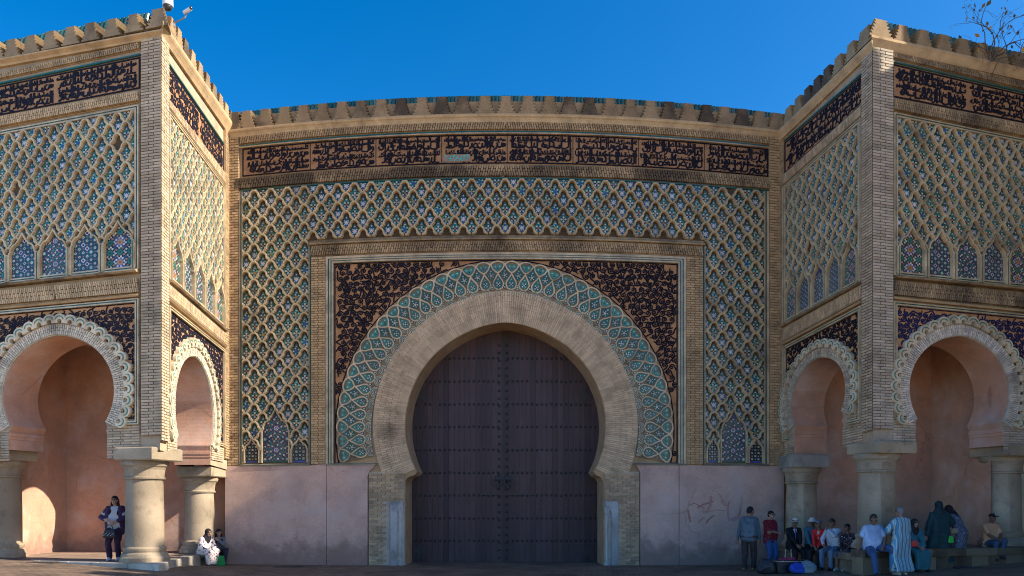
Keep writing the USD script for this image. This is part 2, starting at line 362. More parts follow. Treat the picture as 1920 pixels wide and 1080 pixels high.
PLQ = np.array([(0, .44), (.08, .32), (.13, .20), (.14, .15), (.25, .15), (.27, .05), (.36, .03), (.36, -.03), (.28, -.13), (.20, -.21), (.09, -.29), (0, -.35)])
def plaque(mb, pan, cx, cy, pw, ph, keep, kind, r, w=0.045):
    t = jit([TEAL, TEAL3, TEAL2, TEAL][kind % 4], 0.4, r)
    o = np.vstack([PLQ, PLQ[::-1][1:-1] * [-1, 1]]) * [pw * .98, ph * .93] + [cx, cy - .01 * ph]
    g = Polygon(o).intersection(keep)
    if g.is_empty: return False
    mb.prism(g, pan, 0.012, w, t)
    s = pw * 0.056; star = []
    def dot(x, y, rad, n, rot, c): star.append((Polygon([(cx + x + rad * math.cos(rot + k * 2 * math.pi / n), cy + y + rad * math.sin(rot + k * 2 * math.pi / n)) for k in range(n)]), c))
    oy = -0.045 * ph
    if kind == 0:
        for i in (-1, 0, 1):
            for j in (-1, 0, 1):
                if abs(i) == 1 and abs(j) == 1: dot((i) * s * 1.75, (j) * s * 1.75 + oy, s * 1.25, 4, math.pi / 4, WHITE)
                else: dot(i * s * 1.75, j * s * 1.75 + oy, s * 1.25, 4, math.pi / 4, NAVY if (i or j) else OCHRE)
    elif kind == 1:
        for k in range(10):
            a = k * math.pi / 5; dot(math.cos(a) * s * 3.0, math.sin(a) * s * 3.2 + oy, s * 0.95, 4, a, WHITE if k % 2 else NAVY)
        dot(0, oy, s * 1.7, 8, 0, OCHRE if r.random() < .6 else BLUE)
    elif kind == 2:
        dot(0, oy, s * 3.4, 4, 0, BLUE); dot(0, oy, s * 2.5, 4, 0, WHITE); dot(0, oy, s * 1.2, 4, 0, TEAL3)
        for a in (0.785, 2.356, 3.927, 5.498): dot(math.cos(a) * s * 2.9, math.sin(a) * s * 2.9 + oy, s * 0.9, 4, a, WHITE)
    else:
        for a in np.arange(4) * math.pi / 2: dot(math.cos(a) * s * 2.2, math.sin(a) * s * 2.2 + oy, s * 1.35, 4, a, WHITE)
        for a in np.arange(4) * math.pi / 2 + math.pi / 4: dot(math.cos(a) * s * 2.4, math.sin(a) * s * 2.4 + oy, s * 1.1, 4, a, NAVY)
        dot(0, oy, s * 1.0, 4, 0, OCHRE)
    dot(0, 0.22 * ph, s * 1.0, 4, 0, WHITE); dot(0, 0.29 * ph, s * 0.8, 4, 0, BLUE); dot(0, 0.155 * ph, s * 0.9, 4, 0, BLUE); dot(0, -0.25 * ph, s * 0.9, 4, 0, BLUE)
    for k, (p, c) in enumerate(star):
        p = p.intersection(g)
        for q in polys(p):
            v, f, _ = tri_poly(q)
            if f is not None: mb.add(pan.map(v, w + 0.003 + 0.0012 * k / len(star) + (0.0015 if k % 2 else 0)), f, c)
    return True

def lattice(thing, pan, region, pw, ph, ox, oy, holes=None, hw=2.1, depth=0.135, budget=None, seed=1, dx=None, cap=300, dark=RECESS):
    r = np.random.default_rng(seed)
    keep = region if holes is None else region.difference(holes)
    mb = MB(); strip(mb, pan, keep, 0.0, 0.012, dark, dx); mb.build('lattice_ground', BRICK, thing)
    lines, cells = net(region, pw, ph, ox, oy, keep)
    g = unary_union([l.buffer(hw, cap_style='square', join_style='mitre') for l in lines]).intersection(keep)
    mb = MB(); c = np.array(CREAM)
    for p in polys(g):
        for q in ([p] if not dx else slices(p, 60)):
            mb.prism(q, pan, 0.012, depth * 0.72, c)
    for p in polys(g.buffer(-0.75)):
        for q in ([p] if not dx else slices(p, 60)):
            mb.prism(q, pan, depth * 0.72 - 0.01, depth, c)
    mb.build('stepped_arch_net', CARVED, thing)
    rest = MB(); made = 0
    for k, (cx, cy) in enumerate(cells):
        kd = int((k * 7 + (k // 5) * 3 + r.integers(0, 3)) % 4)
        if r.random() < .012: continue
        one = MB() if (budget is None or budget[0] > 0) else rest
        if plaque(one, pan, cx, cy, pw, ph, keep.buffer(-0.4), kd, r) and one is not rest:
            one.build('tile_plaque', GLAZE, thing)
            if budget is not None: budget[0] -= 1
    rest.build('tile_plaques', GLAZE, thing, kind='stuff')

# ---- tile mosaics under small arches
NI = [(1, 0), (.985, .06), (.90, .12), (.90, .24), (.80, .40), (.66, .50), (.46, .56), (.40, .64), (.28, .74), (.14, .90), (0, 1.08)]
def niche_poly(x0, x1, yb, ys, ya):
    c, a = (x0 + x1) / 2, (x1 - x0) / 2
    p = [(c + a * u, ys + (ya - ys) * v) for u, v in NI]; q = [(c - a * u, ys + (ya - ys) * v) for u, v in NI[::-1][1:]]
    return Polygon([(x0, yb), (x1, yb)] + p + q)

def ngon(x, y, r, n, rot=0.0): return Polygon([(x + r * math.cos(rot + 2 * math.pi * k / n), y + r * math.sin(rot + 2 * math.pi * k / n)) for k in range(n)])
def star(x, y, r, n, inner=0.55, rot=0.0): return Polygon([(x + (r if k % 2 == 0 else r * inner) * math.cos(rot + math.pi * k / n), y + (r if k % 2 == 0 else r * inner) * math.sin(rot + math.pi * k / n)) for k in range(2 * n)])

def mosaic(thing, pan, g, kind, base=BLUE, under=(0.03, 0.045, 0.10), name='tile_mosaic'):
    """zellige in a niche: small cut tiles of several colours set in patterns"""
    x0, y0, x1, y1 = g.bounds; cx = (x0 + x1) / 2; w = x1 - x0; out = []
    mb = MB(); mb.prism(g, pan, 0.012, 0.022, NAVY)
    gi = g.buffer(-0.8); mb.prism(gi, pan, 0.022, 0.024, under if base is not NAVY else NAVY)
    fl = y0 + 4.5
    mb.prism(sbox(x0 + .8, y0 + .8, x1 - .8, fl - .4).intersection(gi), pan, 0.024, 0.029, TEAL2 if base is not NAVY else BLUE)
    up = sbox(x0 - 9, fl, x1 + 9, y1 + 9).intersection(gi)
    u = w / 4.0
    if kind == 'A':
        ny = int((y1 - fl) / (u * 1.9)) + 2
        for j in range(ny):
            for i in (-1, 0, 1):
                x, y = cx + i * u * 1.45, fl + u * 0.9 + j * u * 1.45; big = (i + j) % 2 == 0
                cc = OCHRE if (big and i == 0) else TEAL
                out.append((ngon(x, y, u * .80, 8, .39), BLUE if i == 0 and big else NAVY)); out.append((star(x, y, u * .54, 8, .7), cc)); out.append((ngon(x, y, u * .12, 6), NAVY))
                for k in range(8): a = k * math.pi / 4 + .2; out.append((ngon(x + math.cos(a) * u * .66, y + math.sin(a) * u * .66, u * .17, 5, a), WHITE if big else (OCHRE if k % 2 else WHITE)))
    elif kind == 'B':
        s = u * 0.92; ny = int((y1 - fl) / s) + 3
        for j in range(ny * 2):
            for i in range(-3, 4):
                x, y = cx + (i + (0.5 if j % 2 else 0)) * s * 1.25, fl + j * s * 0.62
                cc = [TEAL, TEAL3, WHITE, TEAL2][(i + j) % 4]
                out.append((ngon(x, y, s * .40, 4), cc)); out.append((ngon(x, y, s * .2, 8), WHITE if cc is not WHITE else BLUE)); out.append((ngon(x, y, s * .09, 6), NAVY))
                out.append((ngon(x + s * .625, y, s * .13, 4), OCHRE))
    elif kind == 'C':
        for yc_, R in ((fl + w * .42, w * .46), (fl + w * 1.28, w * .46)):
            out.append((ngon(cx, yc_, R * .2, 12), WHITE)); out.append((ngon(cx, yc_, R * .13, 12), BLUE)); out.append((ngon(cx, yc_, R * .06, 6), WHITE))
            for q, (rr, n, sz, cs) in enumerate(((.30, 12, .05, (OCHRE, BLUE)), (.45, 12, .085, (WHITE, TEAL)), (.60, 16, .07, (TEAL3, OCHRE)), (.77, 16, .095, (WHITE, TEAL3)), (.95, 20, .07, (OCHRE, WHITE)))):
                for k in range(n):
                    a = 2 * math.pi * (k + .5 * (q % 2)) / n; out.append((star(cx + math.cos(a) * R * rr, yc_ + math.sin(a) * R * rr, R * sz * 1.25, 4, .62, a), cs[k % 2]))
        for sx in (-1, 1):
            for yy in (fl + w * .06, fl + w * .85, fl + w * 1.66): out.append((star(cx + sx * w * .42, yy, w * .10, 8, .6), TEAL3)); out.append((ngon(cx + sx * w * .42, yy, w * .05, 8), WHITE))
    else:
        s = w / 4.2; ny = int((y1 - fl) / s) + 2
        for j in range(ny):
            for i in range(-2, 3):
                x, y = cx + i * s, fl + (j + .55) * s
                if (i + j) % 2: out.append((star(x, y, s * .42, 4, .6, .785), WHITE)); out.append((ngon(x, y, s * .16, 4), BLUE))
                else: out.append((star(x, y, s * .40, 8, .6), TEAL)); out.append((ngon(x, y, s * .14, 4), WHITE)); out.append((ngon(x + s * .5, y + s * .5, s * .12, 4), OCHRE))
    for k, (p, c) in enumerate(out):
        p = p.intersection(up)
        for q in polys(p):
            v, f, _ = tri_poly(q)
            if f is not None: mb.add(pan.map(v, 0.026 + 0.005 * k / len(out)), f, jit(c, 0.15))
    mb.build(name, GLAZE, thing)
    mb = MB(); rim = g.buffer(2.2, join_style='mitre').difference(g).difference(sbox(x0 - 9, y0 - 9, x1 + 9, y0))
    mb.prism(rim, pan, 0.012, 0.115, CREAM); mb.build('niche_rim', CARVED, thing)

# ---- scrolling foliage and lettering, cut from dark glaze over red clay
def scrolls(region, s, seed, hw=1.35):
    r = np.random.default_rng(seed); x0, y0, x1, y1 = region.bounds; pts = []; out = []
    inner = region.buffer(-0.18 * s)
    if inner.is_empty: inner = region
    row, y = 0, y0 + s * .3
    while y < y1:
        x = x0 + (s * .5 if row % 2 else 0) + s * .1
        while x < x1:
            p = np.array([x, y]) + r.normal(size=2) * s * .07
            if inner.contains(Point(p)): pts.append(p)
            x += s
        y += s * .87; row += 1
    P = np.array(pts)
    for k, p in enumerate(pts):
        a0, sg, R = r.random() * 6.28, (1 if r.random() < .5 else -1), s * (0.42 + .05 * r.random())
        t = np.linspace(0, 1, 18); a = a0 + sg * t * (8.2 + 1.4 * r.random()); rr = R * (1 - .84 * t ** .9)
        c = np.stack([p[0] + rr * np.cos(a), p[1] + rr * np.sin(a)], 1)
        d = np.array([math.cos(a0 - sg * 1.57), math.sin(a0 - sg * 1.57)]); o = np.array([math.cos(a0), math.sin(a0)])
        tail = np.array([c[0] + d * s * q + o * s * .28 * (q ** 2) for q in (.95, .7, .45, .2)])
        full = np.vstack([tail, c]); m = len(full)
        out.append(LineString(full[:m // 2 + 1]).buffer(hw * 1.12, quad_segs=2)); out.append(LineString(full[m // 2:]).buffer(hw * .85, quad_segs=2))
        out.append(Point(c[-1]).buffer(hw * 1.35, quad_segs=2))
        b = a0 + sg * (2.2 + 1.5 * r.random()); e = np.array([math.cos(b), math.sin(b)]); nrm = np.array([-e[1], e[0]]) * sg
        st = p + e * R * .85; L = s * (.26 + .12 * r.random())
        out.append(LineString(bez(st, st + e * L * .6 - nrm * L * .1, st + e * L * .8 + nrm * L * .7, n=5)).buffer(hw * .8, quad_segs=1))
    out = [o if o.is_valid else o.buffer(0) for o in out]
    return unary_union(out).intersection(region)

def bez(*p, n=8):
    p = np.array(p, float)
    t = np.linspace(0, 1, n)[:, None]
    if len(p) == 3: return (1 - t) ** 2 * p[0] + 2 * t * (1 - t) * p[1] + t * t * p[2]
    return (1 - t) ** 3 * p[0] + 3 * t * (1 - t) ** 2 * p[1] + 3 * t * t * (1 - t) * p[2] + t ** 3 * p[3]
def loop(x, y, r): a = np.linspace(0, 6.283, 11); return np.stack([x + r * np.cos(a), y + r * .8 * np.sin(a)], 1)
# letter strokes drawn in a box one unit high, written leftwards from x = 0
LET = {
 'alif': (0.20, [[(-.08, .02), (-.08, 1)]], []),
 'lam': (0.30, [np.vstack([[(-.06, 1), (-.06, .2)], bez((-.06, .2), (-.08, .0), (-.30, .05))])], []),
 'lamalif': (0.50, [np.vstack([[(-.05, .95)], bez((-.08, .8), (-.25, .25), (-.42, .02))]), np.vstack([[(-.42, .95)], bez((-.38, .6), (-.3, .1), (-.06, .05))])], []),
 'nun': (0.50, [bez((-.05, .42), (-.05, -.12), (-.42, -.12), (-.46, .40))], [(-.25, .45)]),
 'waw': (0.36, [loop(-.14, .34, .11), bez((-.04, .30), (-.06, .0), (-.36, -.08))], []),
 'ra': (0.32, [bez((-.06, .40), (-.02, .05), (-.34, -.06))], []),
 'mim': (0.34, [loop(-.14, .22, .11), [(-.04, .14), (-.34, .10)]], []),
 'kaf': (0.52, [[(-.10, .95), (-.42, .66), (-.12, .42), (-.12, .10), (-.52, .08)]], []),
 'sad': (0.62, [bez((-.05, .10), (-.02, .55), (-.40, .52), (-.42, .10)), [(-.05, .10), (-.42, .10)], bez((-.42, .10), (-.48, .34), (-.62, .10))], [(-.2, .66)]),
 'sin': (0.56, [np.array([(-.02, .32), (-.06, .10), (-.16, .12), (-.18, .30), (-.22, .10), (-.32, .12), (-.34, .32), (-.40, .10), (-.56, .08)])], [(-.2, .55), (-.3, .55)]),
 'ain': (0.44, [bez((-.08, .55), (-.44, .66), (-.40, .28)), bez((-.40, .28), (-.55, -.10), (-.04, -.06))], []),
 'ba': (0.46, [np.vstack([[(-.03, .34)], bez((-.04, .12), (-.2, .02), (-.44, .12)), [(-.46, .32)]])], [(-.24, -.14)]),
 'qaf': (0.52, [loop(-.14, .40, .11), bez((-.04, .36), (-.04, -.12), (-.48, -.10), (-.50, .26))], [(-.10, .64), (-.22, .64)]),
 'ha': (0.34, [loop(-.16, .24, .14), bez((-.30, .24), (-.18, .5), (-.04, .55))], []),
 'dal': (0.28, [bez((-.10, .55), (.02, .20), (-.26, .10))], []),
 'ta': (0.46, [np.vstack([[(-.30, 1), (-.30, .12)]]), bez((-.04, .10), (-.04, .50), (-.26, .44), (-.32, .10)), [(-.04, .10), (-.46, .10)]], [])}
WORDS = ['alif lam ha', 'lam lamalif', 'mim nun ra', 'alif lam mim lam kaf', 'sad lam ba ha', 'waw qaf dal', 'ain lam ra', 'alif lam nun sad ra', 'sin lam ta alif nun', 'ba alif ba', 'mim nun sad waw ra', 'waw alif lam ain dal lam', 'kaf lam mim ha', 'qaf ra alif', 'lamalif ha', 'dal waw lam ha', 'alif lam ain ra ba', 'ra sin mim']
def lettering(x0, x1, y0, y1, seed, hw=1.3):
    """two rows of dense cursive lettering with smaller letters and marks filling the gaps"""
    r = np.random.default_rng(seed); out = []; hh = (y1 - y0)
    for yb, h, ad, w in ((y0 + hh * .55, hh * .45, .70, hw), (y0 + hh * .06, hh * .47, .70, hw), (y0 + hh * .80, hh * .17, .95, hw * .62), (y0 + hh * .32, hh * .17, .95, hw * .62)):
        x = x1 - 2
        while x > x0 + 8:
            for ch in WORDS[r.integers(len(WORDS))].split():
                adv, st, dots = LET[ch]; k = h * (0.90 + .35 * r.random()); up = yb + (r.random() - .5) * h * .16
                if x - adv * k < x0 + 1: x = x0; break
                for q in st:
                    q = np.array(q, float) * [k * .86, h * .98] + [x, up]
                    out.append(LineString(q).buffer(w * (.85 + .4 * r.random()), quad_segs=2, cap_style='flat'))
                for d in dots: out.append(ngon(x + d[0] * k, up + d[1] * h * .92, w * 1.25, 4))
                if r.random() < .35: out.append(ngon(x - k * .12, up + h * (.5 + .4 * r.random()), w * .9, 4))
                x -= adv * k * ad * .86 + .6
    return unary_union(out).intersection(sbox(x0, y0, x1, y1))

def clay_panel(thing, pan, region, dark, name, dx=None, ground=(0.40, .21, .10), ink=NAVY, frame=1.6):
    mb = MB(); strip(mb, pan, region, 0.0, 0.012, ground, dx); mb.build(name + '_ground', CUT, thing)
    fr = region.difference(region.buffer(-frame, join_style='mitre')); dark = unary_union([dark, fr])
    mb = MB()
    for p in polys(dark):
        for q in (slices(p, 50) if dx else [p]): mb.prism(q, pan, 0.012, 0.026, jit(ink, 0.2))
    mb.build(name, CUT, thing)

# ---- crenellation and roof tiles
MER = [(18.0, 0), (17.8, 3.6), (13.0, 4.4), (16.2, 9.6), (11.0, 10.2), (14.2, 15.6), (9.2, 16.2), (12.2, 21.4), (7.6, 22.2), (10.6, 27.2), (7.4, 27.6), (9.8, 32.0)]
def merlon_poly(k=1.0, ky=1.0): return Polygon([(x * k, y * ky) for x, y in MER] + [(-x * k, y * ky) for x, y in MER[::-1]])
def parapet(thing, pan, xs, base, k=1.0, w=(0.0, 0.34), ends=None, back=0.75, scalefn=None, ky=1.0):
    """merlons centred at xs on the base line, and a steep roof of green barrel tiles behind them"""
    for x in xs:
        kx, kk = scalefn(x) if scalefn else (1.0, 1.0)
        g = merlon_poly(kx * (.97 + .06 * rng.random()), kk * (.97 + .05 * rng.random()))
        g = shapely.transform(g, lambda p, x=x: np.c_[p[:, 0] + x, p[:, 1] + [base(x + t) for t in p[:, 0]]])
        mb = MB(); mb.prism(affinity.translate(g, 0, -w[1] / U * .30), pan, w[0], w[1], jit(np.array(TAN2) * .76, 0.15), back=True); mb.build('merlon', BRICK_DARK if rng.random() < .35 else BRICK, thing)

def roof(thing, pan, x0, x1, base, rise, per=7.0, w0=-0.20, depth=0.14):
    n = int((x1 - x0) / per); mb = MB(); cols = [TEAL2, (0.03, 0.11, 0.085), (0.045, 0.14, 0.10), (0.09, 0.15, 0.12), (0.03, 0.085, 0.07)]
    e = np.linspace(x0, x1, n + 1)
    for a, b in zip(e[:-1], e[1:]):
        m = (a + b) / 2; r_ = rise(m) + 15
        for j in range(3):
            t0, t1 = j / 3.0, (j + 1.12) / 3.0; c = jit(cols[rng.integers(5)], 0.3)
            q = np.linspace(0, np.pi, 5); xs_ = m + (b - a) * .5 * np.cos(q[::-1]); bulge = 0.05 * np.sin(q)
            lo = pan.map(np.stack([xs_, base(m) + r_ * t0 + 0 * q], 1), w0 - depth * t0 + bulge + 0.02)
            hi = pan.map(np.stack([xs_, base(m) + r_ * t1 + 0 * q], 1), w0 - depth * t1 + bulge)
            v = np.vstack([lo, hi]); i = np.arange(4); mb.add(v, np.stack([i, i + 1, i + 6, i + 5], 1), c)
    mb.build('roof_tile', GLAZE, thing, kind='stuff')
    mb = MB(); xs_ = np.linspace(x0, x1, 30)
    pts = np.stack([xs_, [base(x) + rise(x) + 15 for x in xs_]], 1); k = len(xs_)
    a = pan.map(pts, w0 - depth + 0.03); b = pan.map(pts + [0, 1.2], w0 - depth - 0.1); c_ = pan.map(pts, w0 - depth - 0.6); d = pan.map(pts - [0, 40], w0 - depth - 0.6)
    for p, q in ((a, b), (b, c_), (c_, d)):
        i = np.arange(k - 1); mb.add(np.vstack([p, q]), np.stack([i, i + 1, i + 1 + k, i + k], 1), TEAL2)
    mb.build('roof_ridge', GLAZE, thing)
# ------------------------------------------------------------------ the ground
def sm(t): t = np.clip(t, 0, 1); return t * t * (3 - 2 * t)
def gz(X, Y):
    """the paved square rises a little towards both wings"""
    X, Y = np.asarray(X, float), np.asarray(Y, float)
    side = np.where(X < 0, 0.22, 0.10)
    return side * sm((np.abs(X) - 6.6) / 2.2) * sm((22.6 - Y) / 3.2) + 0.045 * np.clip(np.abs(X) - 8.6, 0, 7) * sm((26 - Y) / 3)
def grid_sheet(xs, ys, zf, mat, name, c, parent=None, **kw):
    X, Y = np.meshgrid(xs, ys); v = np.stack([X.ravel(), Y.ravel(), zf(X, Y).ravel()], 1); n, m = len(xs), len(ys)
    i, j = np.meshgrid(np.arange(n - 1), np.arange(m - 1)); a = (j * n + i).ravel()
    mb = MB(); mb.add(v, np.stack([a, a + 1, a + n + 1, a + n], 1), c); return mb.build(name, mat, parent, smooth=True, **kw)
def pave(n, l, last):
    n['pm'] = ('mapping', {'rotation': (0, 0, 0.12), 'scale': (1, 1, 1)})
    n['bt'] = ('brick_texture', {'scale': 3.4, 'color1': (1.0, 1.0, 1.0), 'color2': (0.6, 0.58, 0.58), 'mortar': (0.22, 0.21, 0.20), 'mortar_size': 0.035, 'mortar_smooth': 0.4, 'brick_width': 0.95, 'row_height': 0.45})
    n['bm'] = ('mix', {'mix_type': 'multiply', 'fac': 1.0})
    l += [('geo.position', 'pm.vector'), ('pm.vector', 'bt.vector'), (last, 'bm.color1'), ('bt.color', 'bm.color2')]
    return 'bm.color'
PAVE = M('paver_bricks', rough=0.8, var=0.4, scale=0.9, grime=(0.05, 0.045, 0.045), glo=0.5, ghi=0.8, gscale=0.6, fine=25, bump=0.6, dist=0.012, extra=pave)
_xs = np.concatenate([[-700, -200, -60], np.linspace(-24, 24, 97), [60, 200, 700]])
_ys = np.concatenate([[13.4], np.linspace(15, 27, 41), [60, 200, 700]])
grid_sheet(_xs, _ys, gz, PAVE, 'paved_square', (0.235, 0.165, 0.115), kind='structure', label='brick paved square in front of the gate')

def flags(n, l, last):
    n['bt'] = ('brick_texture', {'scale': 1.0, 'color1': (1, 1, 1), 'color2': (0.85, 0.83, 0.8), 'mortar': (0.6, 0.57, 0.52), 'mortar_size': 0.012, 'brick_width': 0.8, 'row_height': 0.8}); n['bm'] = ('mix', {'mix_type': 'multiply', 'fac': 1.0})
    l += [('geo.position', 'bt.vector'), (last, 'bm.color1'), ('bt.color', 'bm.color2')]; return 'bm.color'
FLAGS = M('pale_flagstones', var=0.2, scale=0.5, bump=0.3, extra=flags)
grid_sheet(_xs, np.array([-700, -200, -60, -10, 5, 12, 13.4]), gz, FLAGS, 'open_square', (0.50, 0.36, 0.215), kind='structure', label='open square of pale flagstones before the gate')

# ------------------------------------------------------------------ the gate: middle wall with the great horseshoe door
gate = Thing('city_gate', 'tall middle wall of the gate with tiled horseshoe arch round a dark wooden double door', 'gate', (0, 22.5, 0))
GX0, GX1 = 424, 1467
ACX, ACY, AR_ = 947.5, H(797), 187.0
arc = arc_pts(ACX, ACY, AR_, -26.4, 206.4, 72, peak=6)
right_j = [(1131, H(1090)), (1131, H(903)), (1127, H(895)), (1117, H(890)), (1113, H(884))]
left_j = [(782, H(884)), (778, H(890)), (764, H(895)), (760, H(903)), (760, H(1090))]
opening = Polygon(right_j + [tuple(p) for p in arc] + left_j)
outer = Polygon([(GX0, H(1075)), (GX1, H(1075)), (GX1, H(190)), (GX0, H(190))])
mb = MB()
for g in slices(outer.difference(opening), 26): mb.prism(g, CEN, 0.0, 0.0, TAN2)
o = np.array(opening.exterior.coords)[:-1]
k = len(o); i = np.arange(k); v = np.vstack([CEN.map(o, -1.2), CEN.map(o, 0.0)])
mb.add(v, np.stack([i, i + k, (i + 1) % k + k, (i + 1) % k], 1), (0.36, 0.25, 0.155))
tp = np.stack([np.linspace(GX0, GX1, 40), np.full(40, H(190))], 1)
a, b, c_ = CEN.map(tp, 0), CEN.map(tp, -1.8), CEN.map(tp - [0, 840], -1.8); i = np.arange(39)
for p, q in ((a, b), (b, c_)): mb.add(np.vstack([p, q]), np.stack([i, i + 1, i + 41, i + 40], 1), TAN2)
mb.build('wall', BRICK, gate)

# cornice, brick bands, lettering
xs_ = np.linspace(GX0, GX1, 60)
mb = MB(); moulding(mb, CEN, np.stack([xs_, np.full(60, H(228))], 1), [(-3, 0.0), (-3, .07), (0, .09), (3.5, .13), (5, .17), (7, .19), (9.5, .19), (10, -.1)], TAN); mb.build('cornice', BRICK, gate)
parapet(gate, CEN, np.array([444, 466, 501, 536, 571, 607, 643, 679, 716, 754, 792, 830, 868, 910, 949, 990, 1030, 1066, 1104, 1143, 1181, 1218, 1252, 1288, 1323, 1356, 1390, 1422, 1452]), lambda x: H(214.5), w=(-0.2, 0.16), scalefn=lambda x: (.98 if 850 < x < 1050 else .90, 1.02))
roof(gate, CEN, GX0 + 4, GX1 - 4, lambda x: H(213), lambda x: 27.5)
mb = MB(); soldier_band(mb, CEN, 452, 1440, H(244.5), H(228.5), TAN2, per=4.4, w1=0.07); mb.build('brick_frieze', BRICK, gate, kind='stuff')
mb = MB(); strip(mb, CEN, sbox(450, H(249.5), 1442, H(246.2)), 0, 0.05, TEAL2, 40); strip(mb, CEN, sbox(450, H(252.2), 1442, H(250)), 0, 0.075, TAN, 40); mb.build('tile_line', GLAZE, gate)
INS = sbox(455, H(307), 1440, H(253))
txt = unary_union([lettering(460 + q * 123, 460 + q * 123 + 121, H(306), H(254.5), 11 + q, hw=1.35) for q in range(8)] + [sbox(460 + q * 123 - 1.2, H(306), 460 + q * 123 - .4, H(254)) for q in range(1, 8)])
blank = sbox(831, H(302), 881, H(290))
clay_panel(gate, CEN, INS, txt.difference(blank.buffer(1.5)), 'lettering_panel', dx=40, frame=2.2, ground=(0.34, .185, .095))
mb = MB(); mb.prism(blank, CEN, .012, .022, (0.30, .22, .16))
r_ = np.random.default_rng(5)
for q in range(26): mb.prism(star(834 + 45 * r_.random(), H(301) + 10 * r_.random(), 2.6, 5, .4, r_.random()), CEN, .022, .026 + .0004 * q, jit((0.10, 0.42, 0.36), .2))
mb.build('turquoise_patch', GLAZE, gate)
mb = MB(); soldier_band(mb, CEN, 442, 1444, H(333), H(309), TAN, per=4.6, w1=0.10); mb.build('brick_band', BRICK_DARK, gate, kind='stuff')
mb = MB(); strip(mb, CEN, sbox(452, H(336.5), 1440, H(333.6)), 0, .06, TEAL2, 40); mb.build('tile_line', GLAZE, gate)
# pilasters beside the bastions, tile lines beside the net
for xa, xb in ((429, 450), (1441, 1463)):
    mb = MB(); strip(mb, CEN, sbox(xa, H(872), xb, H(229)), 0, .05, TAN2, 40); brick_courses(mb, CEN, xa, xb, H(870), H(230), TAN, per=5.2, cut=(.5,), w0=.05, w1=.09); mb.build('brick_pilaster', BRICK, gate, kind='stuff')
for xa, xb, c in ((450.5, 452.3, CREAM), (452.6, 454.6, TEAL2), (454.9, 456.6, CREAM), (580.2, 581.8, CREAM), (582.1, 584.2, TEAL2), (1317.5, 1319.4, TEAL2), (1319.7, 1321.2, CREAM), (1431.5, 1433.2, CREAM), (1433.5, 1435.5, TEAL2), (1436, 1440, CREAM)):
    mb = MB(); strip(mb, CEN, sbox(xa, H(868), xb, H(336.8 if xa < 458 or xa > 1430 else 451)), 0, .07, c); mb.build('tile_line', GLAZE if c is TEAL2 else CARVED, gate)
# the net of stepped arches over the frame
net_region = sbox(457, H(867), 580, H(337)).union(sbox(579, H(441), 1322, H(337))).union(sbox(1321.5, H(867), 1431, H(337)))
nich = []
for xs0, ys, ya, kd in (((462, 487), 841, 822, 'D'), ((494, 543), 806, 768, 'C'), ((549, 577), 841, 822, 'D'), ((1311 + 14, 1337 + 8), 841, 822, 'D'), ((1351, 1397), 806, 768, 'C'), ((1403, 1428), 841, 822, 'D')):
    nich.append((niche_poly(xs0[0], xs0[1], H(866), H(ys), H(ya)), kd))
budget = [300]
holes = unary_union([n[0].buffer(2.2, join_style='mitre') for n in nich] + [sbox(n[0].bounds[0] - 2.2, H(868), n[0].bounds[2] + 2.2, H(860)) for n in nich])
lattice(gate, CEN, net_region, 31.2, 34.4, 947, H(339), holes=holes, budget=budget, dx=40, seed=3, hw=1.9)
for g, kd in nich: mosaic(gate, CEN, g, kd, base=BLUE if kd == 'C' else NAVY)
# rectangular frame round the arch
mb = MB(); moulding(mb, CEN, np.stack([np.linspace(582, 1319, 40), np.full(40, H(451.5))], 1), [(0, 0), (0, .15), (2.5, .17), (5, .10), (9.5, .06), (10, 0)], TAN2); mb.build('frame_ledge', BRICK_DARK, gate)
mb = MB(); strip(mb, CEN, sbox(585, H(474), 1316, H(452)), 0, .08, TAN2, 40); soldier_band(mb, CEN, 585, 1316, H(473), H(452.5), TAN, per=4.3, w0=.08, w1=.13); mb.build('brick_band', BRICK_DARK, gate, kind='stuff')
for xa, xb in ((585.5, 612), (1285, 1316)):
    mb = MB(); strip(mb, CEN, sbox(xa, H(870), xb, H(474.5)), 0, .08, TAN2); brick_courses(mb, CEN, xa, xb, H(869), H(475), TAN, per=4.5, cut=(.34, .67), w0=.08, w1=.12); mb.build('brick_band', BRICK, gate, kind='stuff')
mb = MB()
for q, (d, wd, w, c) in enumerate(((0, 4.2, .10, CREAM), (4.4, 1.8, .085, TEAL2), (6.4, 2.4, .09, CREAM), (9, 1.6, .075, TEAL2), (10.8, 3.0, .08, CREAM))):
    xa, xb, yt = 612.4 + d, 1284.6 - d, 474.8 + d * .85
    strip(mb, CEN, sbox(xa, H(yt + wd), xb, H(yt)), 0, w, c, 40)
    strip(mb, CEN, sbox(xa, H(869), xa + wd, H(yt + wd)), 0, w - .001, c); strip(mb, CEN, sbox(xb - wd, H(869), xb, H(yt + wd)), 0, w - .001, c)
mb.build('frame_moulding', GLAZE, gate)
# spandrels
RCX, RCY, R0_, R1_ = 946.5, H(805), 250.0, 309.0
lobes = unary_union([Point(RCX, RCY).buffer(R1_, quad_segs=40)])
span = sbox(627.5, H(868), 1270, H(487.8)).difference(Point(RCX, RCY).buffer(R1_ + 7, quad_segs=40)).difference(sbox(700, H(870), 1196, H(800)))
clay_panel(gate, CEN, span, scrolls(span.buffer(-2.6), 12.8, 21, hw=1.15), 'scroll_panel', dx=40, frame=2.0)
